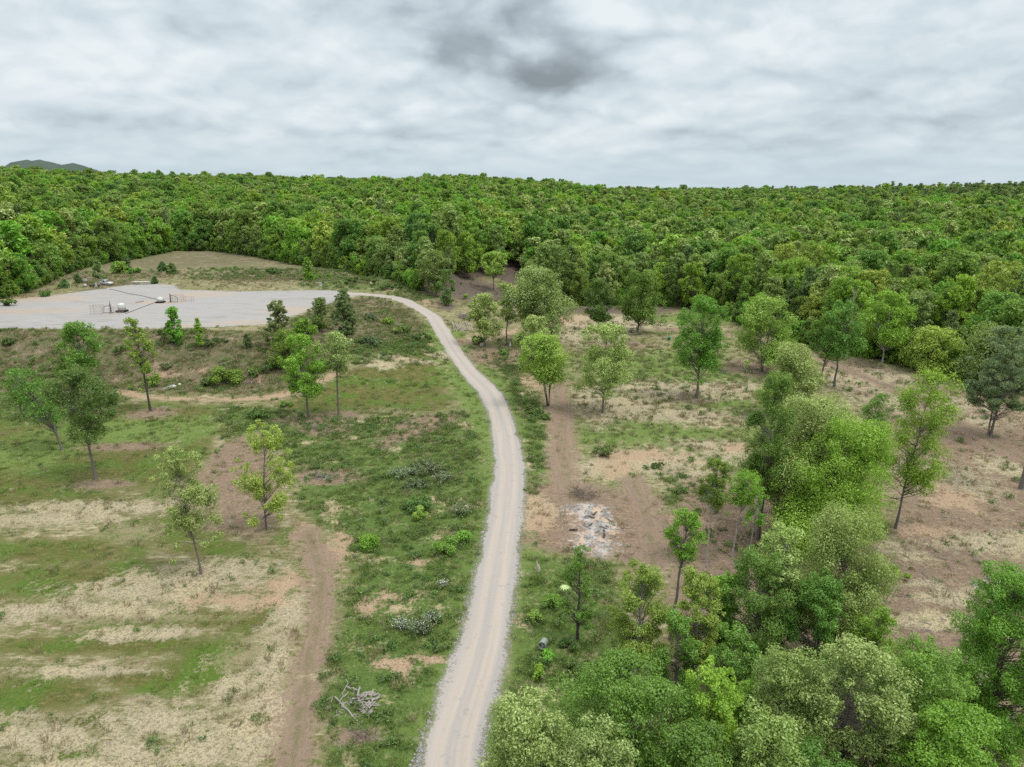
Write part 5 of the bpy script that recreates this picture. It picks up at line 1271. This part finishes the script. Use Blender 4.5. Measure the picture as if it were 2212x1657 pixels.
# sign board at the far edge of the pad
e = base_at(693, 621, 'sign_board', .1)
mb = MB(); mb.box((0, 0, 1.05), (.85, .05, 1.35), 0, 0, .02); p_ = mb.build('panel', WHITE, e)
SIGNC = simple('sign_purple', (.22, .15, .32), .6, .1); mb = MB()
for h_, w_ in ((1.5, .6), (1.2, .66), (.95, .5)): mb.box((0, -.03, h_), (w_, .012, .10))
mb.build('marking', SIGNC, p_)
for s_ in (-.32, .32): mb = MB(); mb.tube([(s_, .04, -.1), (s_, .04, 1.6)], .03, 6); mb.build('leg', STEEL, e)
tag(e, 'white upright sign board on the far edge of the pad', 'sign')
x, y, z = at(700, 622); mb = MB(); mb.tube([(-.5, 0, .12), (.5, .1, .1)], .12, 8); tag(mb.build('pipe_stub', STEEL, None, (x, y, z)), 'short dark pipe lying right of the white sign board', 'pipe')

# ------------------------------------------------------------------ well pad equipment
def wellhead(u, v, lab, arm, h=3.2):
    e = base_at(u, v, 'wellhead')
    mb = MB(); mb.box((0, 0, .08), (1.3, 1.1, .16), 0, 0, .04); mb.build('base', RUST, e)
    mb = MB(); prof = [(.02, .1), (.30, .1), (.30, .3), (.14, .32), (.14, .55), (.27, .56), (.27, .72), (.13, .73), (.13, 1.15), (.25, 1.16), (.25, 1.30), (.12, 1.31), (.12, 1.7), (.22, 1.71), (.22, 1.84), (.10, 1.85), (.10, 2.3), (.18, 2.31), (.18, 2.42), (.07, 2.43), (.06, h), (.01, h + .02)]
    mb.lathe(prof, n=14); mb.build('tree_stack', STEEL, e)
    for hz, a in ((.95, .3), (1.5, -.4), (2.1, .2)):
        mb = MB(); c_ = np.array([.42 * math.cos(a), -.42, hz]); mb.tube([(0, 0, hz), c_], .035, 6)
        mb.tube([c_ + np.array([.2 * math.cos(t), 0, .2 * math.sin(t)]) for t in np.linspace(0, 6.283, 13)], .025, 5, cap=False); mb.tube([c_ - [.2, 0, 0], c_ + [.2, 0, 0]], .015, 4); mb.build('valve_wheel', STEEL, e)
    mb = MB(); s_ = arm; mb.tube([(0, 0, 2.0), (s_ * .9, 0, 1.9), (s_ * 1.9, 0, 1.55), (s_ * 2.05, 0, 1.35), (s_ * 2.05, 0, .1)], .07, 8); mb.tube([(s_ * 2.05, 0, .1), (s_ * .2, .1, .1)], .06, 6); mb.build('flow_line', STEEL, e)
    return tag(e, lab, 'wellhead', 'wellheads on the gravel pad')
wellhead(240, 676, 'tall dark wellhead with a left pipe arm beside the bigger white tank', -1)
wellhead(369, 653, 'rusty wellhead on orange-stained gravel right of the smaller tank', 1, 2.6)
def cage(u, v, W, Dp, H, lab, rails=(.5, 1.1, 1.7), mat=RUST):
    e = base_at(u, v, 'guard_rail'); mb = MB()
    cs = [(-W / 2, -Dp / 2), (W / 2, -Dp / 2), (W / 2, Dp / 2), (-W / 2, Dp / 2)]
    for a, b in zip(cs, cs[1:] + cs[:1]):
        for r_ in rails:
            if r_ <= H: mb.tube([(a[0], a[1], r_), (b[0], b[1], r_)], .022, 6)
    mb.build('rails', mat, e)
    for a in cs: mb = MB(); mb.tube([(a[0], a[1], -.1), (a[0], a[1], H)], .03, 6); mb.build('post', mat, e)
    tag(e, lab, 'guard rail', 'pipe guard rails round the pad equipment')
cage(212, 679, 2.9, 1.6, 2.5, 'thin rusty pipe guard rail left of the tall dark wellhead', (.35, .9, 1.5, 2.1, 2.45))
cage(252, 678, 2.6, 2.0, 1.9, 'pipe guard rail between the tall wellhead and the bigger white tank')
cage(386, 652, 2.6, 1.8, 2.1, 'rusty pipe guard rail right of the rusty wellhead', (.6, 1.3, 2.0))
cage(408, 651, 2.4, 1.6, 1.4, 'low orange pipe guard rail farthest right on the stained gravel', (.5, 1.3))
def tank(u, v, r, h, lab, skid):
    e = base_at(u, v, 'storage_tank')
    mb = MB(); b_ = skid
    mb.lathe([(.02, b_), (r * .96, b_), (r, b_ + .08), (r, b_ + h * .45), (r * 1.02, b_ + h * .47), (r, b_ + h * .5), (r, b_ + h), (r * .92, b_ + h + r * .16), (r * .6, b_ + h + r * .34), (.25, b_ + h + r * .40), (.25, b_ + h + r * .40 + .1), (.02, b_ + h + r * .40 + .12)], n=24); tk = mb.build('shell', WHITE, e, None, True)
    mb = MB(); mb.tube([(r + .03, 0, b_), (r + .05, 0, b_ + h)], .03, 5); mb.build('sight_pipe', STEEL, tk)
    mb = MB(); mb.box((0, 0, b_ / 2), (r * 2.5, r * 2.3, b_ * .5), 0, 0, .05)
    for s_ in (-1, 1): mb.box((0, s_ * r * .9, b_ * .5 + .012), (r * 2.7, .2, b_ * .94)); mb.box((s_ * r * 1.1, 0, b_ * .8), (.15, r * 2, .18))
    mb.build('skid', BLACK, e)
    return tag(e, lab, 'tank', 'white chemical tanks on the pad')
tank(264, 674, .95, 1.45, 'bigger white tank on a black skid at the middle of the pad', .55)
tank(347, 654, .85, .85, 'smaller white tank on a black skid left of the rusty wellhead', .45)
# service truck
e = base_at(230, 616, 'service_truck', -.35)
mb = MB()
side = [(-2.45, .55), (-2.45, 1.12), (-.75, 1.12), (-.62, 1.12), (.75, 1.10), (2.0, 1.02), (2.38, .9), (2.42, .55), (1.95, .45), (1.0, .45), (-1.05, .45), (-2.0, .45)]
k_ = len(side); V = [(x_, -.92, z_) for x_, z_ in side] + [(x_, .92, z_) for x_, z_ in side]
mb.add(V, [(i, (i + 1) % k_, k_ + (i + 1) % k_, k_ + i) for i in range(k_)]); V2 = V[:k_] + [(0, -.92, .7)]; mb.add(V2, (), [(k_, i, (i + 1) % k_) for i in range(k_)]); V3 = V[k_:] + [(0, .92, .7)]; mb.add(V3, (), [(k_, (i + 1) % k_, i) for i in range(k_)])
bd = mb.build('body', WHITE, e)
mb = MB(); mb.add([(-.7, -.88, 1.12), (.85, -.88, 1.12), (.85, .88, 1.12), (-.7, .88, 1.12), (-.6, -.74, 1.78), (.25, -.74, 1.78), (.25, .74, 1.78), (-.6, .74, 1.78)], [(0, 1, 5, 4), (2, 3, 7, 6), (3, 0, 4, 7), (1, 2, 6, 5), (4, 5, 6, 7)]); mb.build('cab', WHITE, e)
mb = MB(); mb.add([(.80, -.76, 1.18), (.80, .76, 1.18), (.30, .68, 1.72), (.30, -.68, 1.72)], [(0, 1, 2, 3)]); o = mb.build('windscreen', GLASS, e, (.05, 0, .03))
for s_ in (-1, 1):
    mb = MB(); mb.add([(-.5, s_ * .885, 1.2), (.55, s_ * .885, 1.2), (.18, s_ * .785, 1.68), (-.48, s_ * .785, 1.68)], [(0, 1, 2, 3)[::s_]]); mb.build('side_window', GLASS, e)
    mb = MB(); mb.box((2.42, s_ * .68, .84), (.08, .3, .16)); mb.build('headlight', GALV, e)
for a_ in (-1.5, 1.5):
    for s_ in (-1, 1):
        wl = empty('wheel', (a_, s_ * .84, .38)); wl.parent = e; wl.rotation_euler = (math.pi / 2, 0, 0)
        mb = MB(); mb.lathe([(.22, -.12), (.36, -.12), (.38, -.08), (.38, .08), (.36, .12), (.22, .12)], n=18); mb.build('tyre', RUBBER, wl); mb = MB(); mb.lathe([(.01, -.07), (.22, -.10), (.22, .10), (.01, .07)], n=14); mb.build('rim', GALV, wl)
mb = MB(); mb.box((2.5, 0, .6), (.14, 1.8, .2), 0, 0, .03); mb.build('bumper', GALV, e)
mb = MB(); mb.box((-1.58, 0, 1.2), (1.6, 1.6, .1)); mb.box((-1.0, 0, 1.55), (.08, 1.6, .7)); mb.tube([(-1.0, -.75, 1.95), (-2.3, -.75, 1.95), (-2.3, -.75, 1.2)], .04, 6); mb.tube([(-1.0, .75, 1.95), (-2.3, .75, 1.95), (-2.3, .75, 1.2)], .04, 6); mb.build('bed_rack', GALV, e)
tag(e, 'white service truck parked at the far left edge of the gravel pad', 'truck')
e = base_at(223, 611, 'metal_pole'); mb = MB(); mb.tube([(0, 0, -.2), (0, 0, 4.2)], .05, 6); mb.build('shaft', GALV, e); mb = MB(); mb.box((0, 0, .1), (.4, .4, .2), 0, 0, .05); mb.build('foot', GALV, e); tag(e, 'tall thin grey pole behind the white truck', 'pole')
e = base_at(204, 621, 'meter_skid', -.2); mb = MB()
mb.tube([(-2.0, 0, .9), (1.8, 0, .9)], .12, 8); mb.tube([(-2.0, .5, .9), (1.8, .5, .9)], .08, 8); mb.lathe([(.02, -.4), (.22, -.4), (.22, .4), (.02, .4)], (.3, 0, .9), 12, 'x'); mb.build('pipe_run', STEEL, e)
for a_ in (-1.7, -.6, .6, 1.6): mb = MB(); mb.box((a_, .25, .42), (.1, .7, .84)); mb.build('leg', STEEL, e)
mb = MB(); mb.box((.95, -.25, .95), (.42, .4, 1.3), 0, 0, .05); mb.build('meter_box', WHITE, e); mb = MB(); mb.tube([(1.3, 0, .9), (1.3, 0, 1.4), (2.2, .2, 1.4), (2.2, .2, .1)], .06, 6); mb.build('riser', GALV, e)
tag(e, 'dark meter skid with a white box left of the white truck', 'meter skid')
e = base_at(185, 622, 'round_vessel'); mb = MB(); mb.lathe([(.02, .5), (.3, .52), (.42, .65), (.45, .9), (.42, 1.15), (.3, 1.3), (.02, 1.34)], n=16); mb.build('shell', WHITE, e, None, True)
for a_ in (0, 2.1, 4.2): mb = MB(); mb.tube([(.35 * math.cos(a_), .35 * math.sin(a_), -.05), (.3 * math.cos(a_), .3 * math.sin(a_), .65)], .035, 5); mb.build('leg', STEEL, e)
tag(e, 'small round white vessel at the left end of the meter skid', 'vessel')
e = base_at(184, 616, 'tilted_panel'); mb = MB(); mb.box((0, 0, 1.9), (1.1, .05, .8), .1, 0, .02); o = mb.build('panel', GALV, e); o.rotation_euler = (-.35, 0, 0); mb = MB(); mb.tube([(0, .1, -.1), (0, .1, 4.4)], .045, 6); mb.build('post', GALV, e); tag(e, 'grey solar panel on a thin post behind the round vessel', 'solar panel')
e = base_at(306, 615, 'pipe_rack', -.08); mb = MB()
for s_ in (-.5, -.15, .2, .55): mb.tube([(-3.0, s_, .98), (2.9, s_, .98)], .11, 7)
mb.build('pipes', WHITE, e)
for a_ in (-2.6, -1.2, 1.2, 2.4): mb = MB(); mb.tube([(a_ - .25, -.5, -.05), (a_, 0, .86), (a_ + .25, .5, -.05)], .07, 6); mb.tube([(a_, -.65, .84), (a_, .7, .84)], .06, 6); mb.build('trestle', STEEL, e)
tag(e, 'low rack of white pipes on trestles at the back of the pad', 'pipe rack')
def pipeline(pa, pb, r, lab):
    a, b = at(*pa), at(*pb); mb = MB(); P_ = []
    for k in range(13):
        t = k / 12; x_, y_ = a[0] + (b[0] - a[0]) * t, a[1] + (b[1] - a[1]) * t + .35 * math.sin(k * .9); P_.append((x_ - a[0], y_ - a[1], float(height(x_, y_)) + r * .8 - a[2]))
    mb.tube(P_, r, 7); tag(mb.build('flow_pipe', STEEL, None, a), lab, 'pipeline', 'pipelines lying on the gravel pad')
pipeline((236, 625), (340, 647), .08, 'longest dark pipe lying from the truck to the smaller tank')
pipeline((271, 678), (337, 653), .08, 'dark pipe lying between the two white tanks')
pipeline((293, 654), (312, 651), .09, 'short dark pipe on the gravel left of the smaller tank')
pipeline((150, 628), (232, 624), .08, 'thin dark pipe along the far gravel edge left of the truck')

# ------------------------------------------------------------------ sky and light
SUN_EL, SUN_AZ = math.radians(64), math.radians(112)
w = bpy.data.worlds.new('World'); w.cycles.sampling_method = 'MANUAL'; w.cycles.sample_map_resolution = 512; scene.world = w; w.use_nodes = True
w.node_tree.nodes.clear(); n = N(w.node_tree)
D = n.new('ShaderNodeTexCoord').outputs['Generated']
sep = n.new('ShaderNodeSeparateXYZ'); n.put(sep.inputs[0], D)
dz = n.math('MAXIMUM', sep.outputs[2], 0.0)
zz_ = n.math('MULTIPLY', n.math('POWER', dz, .72), 8.6)
Pc = n.comb(n.math('MULTIPLY', sep.outputs[0], 5.4), n.math('MULTIPLY', sep.outputs[1], 5.4), zz_)
warp = n.noise(Pc, 1.6, 4, .55, col=True)
Pw = n.vmath('ADD', Pc, n.vmath('MULTIPLY', n.vmath('SUBTRACT', warp, (.5, .5, .5)), (.5, .5, .22)))
def puff(P_, sc_, sm_):
    v_ = n.new('ShaderNodeTexVoronoi'); v_.feature = 'SMOOTH_F1'; n.put(v_.inputs['Vector'], P_); v_.inputs['Scale'].default_value = sc_; v_.inputs['Smoothness'].default_value = sm_
    return v_.outputs['Distance']
def cov(P_):
    lo_ = n.noise(P_, .75, 3, .5); hi_ = n.noise(P_, 4.0, 6, .55)
    v_ = n.math('ADD', n.math('MULTIPLY', puff(P_, 1.9, .5), .26), n.math('MULTIPLY', puff(n.vmath('ADD', P_, (3.1, 1.7, .4)), 4.6, .4), .13))
    return n.math('ADD', n.math('ADD', n.math('MULTIPLY', lo_, .60), n.math('MULTIPLY', hi_, .26)), v_)
c1 = cov(Pw); c2 = cov(n.vmath('ADD', Pw, (0.0, 0.0, .13)))
lit = n.math('SUBTRACT', c2, c1)          # denser above: shaded base; thinner above: bright top
dens = n.math('ADD', n.math('MULTIPLY', n.math('SUBTRACT', c1, .60), .58), n.math('ADD', n.math('MULTIPLY', lit, 1.0), .475))
def blob(u, v, ru, rv, tilt=0.0):
    """one cloud mass at a bearing and elevation"""
    d = ray(u, v); d = d / np.linalg.norm(d)
    rt = np.cross(d, (0, 0, 1)); rt /= np.linalg.norm(rt); up = np.cross(rt, d)
    a = rt * math.cos(tilt) + up * math.sin(tilt); b = -rt * math.sin(tilt) + up * math.cos(tilt)
    e = n.comb(n.math('DIVIDE', n.vmath('DOT_PRODUCT', D, tuple(a)), ru / F), n.math('DIVIDE', n.vmath('DOT_PRODUCT', D, tuple(b)), rv / F))
    r = n.vmath('LENGTH', e)
    front = n.step(n.vmath('DOT_PRODUCT', D, tuple(d)), .3, .6)
    return n.math('MULTIPLY', n.step(r, 1.0, 0.0), front)
for (u, v, ru, rv, tl, amt) in [(1080, 90, 340, 130, -.12, .23), (1190, 172, 200, 62, -.1, .14), (1000, 130, 260, 60, -.15, .08), (880, 60, 230, 70, -.2, .07), (60, 50, 330, 55, .05, .10), (150, 268, 260, 45, 0, .10), (1560, 315, 320, 50, 0, .05), (2100, 190, 330, 80, 0, .05), (760, 285, 420, 26, 0, .07),
                                (1310, 25, 120, 45, -.3, -.20), (180, 150, 220, 60, 0, -.10), (1430, 245, 90, 40, 0, -.12), (690, 240, 160, 45, 0, -.10), (540, 110, 380, 60, 0, -.07), (1700, 80, 420, 90, 0, -.07), (900, 150, 110, 28, 0, -.1), (1340, 320, 70, 24, 0, -.09), (450, 220, 150, 30, 0, -.06)]:
    b = n.math('MULTIPLY', blob(u, v, ru, rv, tl), n.step(c1, .42, .78, .60, 1.30))
    dens = n.math('ADD', dens, n.math('MULTIPLY', b, amt))
cloud = n.ramp(dens, [(.34, (.84, .90, .925)), (.45, (.725, .805, .845)), (.52, (.645, .735, .785)), (.60, (.55, .635, .69)), (.72, (.385, .445, .49)), (.85, (.27, .31, .34))])
horiz = n.step(dz, .0, .075, 1.0, 0.0)
cloud = n.mix(n.math('MULTIPLY', horiz, .72), cloud, (.56, .68, .75))
zen = n.step(dz, .26, .85)
cloud = n.mix(zen, cloud, (2.1, 2.16, 2.24))
sky = n.new('ShaderNodeTexSky'); sky.sky_type = 'NISHITA'; sky.sun_disc = False
sky.sun_elevation = SUN_EL; sky.sun_rotation = SUN_AZ; sky.air_density = 1.0; sky.dust_density = 1.5
cl10 = n.mix(1.0, cloud, (10.0, 10.0, 10.0), 'MULTIPLY')
full = n.mix(.96, sky.outputs[0], cl10)
ground_dark = n.step(sep.outputs[2], -.02, 0.0)
full = n.mix(ground_dark, (1.0, 1.1, .7), full)
bg = n.new('ShaderNodeBackground'); n.put(bg.inputs[0], full); bg.inputs[1].default_value = .1
wo = n.new('ShaderNodeOutputWorld'); n.l.new(bg.outputs[0], wo.inputs[0])

sun = bpy.data.lights.new('sun', 'SUN'); sun.energy = 2.6; sun.angle = math.radians(14); sun.color = (1, .965, .91)
so = bpy.data.objects.new('sun', sun); COL.objects.link(so)
sd_ = Vector((math.sin(SUN_AZ) * math.cos(SUN_EL), math.cos(SUN_AZ) * math.cos(SUN_EL), math.sin(SUN_EL)))
so.rotation_euler = sd_.to_track_quat('Z', 'Y').to_euler()

cam = bpy.data.cameras.new('camera'); cam.sensor_width = 36; cam.sensor_fit = 'HORIZONTAL'; cam.lens = 36 * F / 2212
cam.clip_end = 20000; cam.clip_start = .5
co = bpy.data.objects.new('camera', cam); COL.objects.link(co)
co.location = (0, 0, CAM_H); co.rotation_euler = (math.pi / 2 - PITCH, 0, 0)
scene.camera = co

vs = scene.view_settings
vs.view_transform = 'Standard'; vs.look = 'None'; vs.exposure = 0.0; vs.gamma = 1.0; vs.use_curve_mapping = False
scene.cycles.max_bounces = 5; scene.cycles.diffuse_bounces = 2; scene.cycles.transmission_bounces = 3; scene.cycles.glossy_bounces = 2
scene.cycles.use_denoising = False
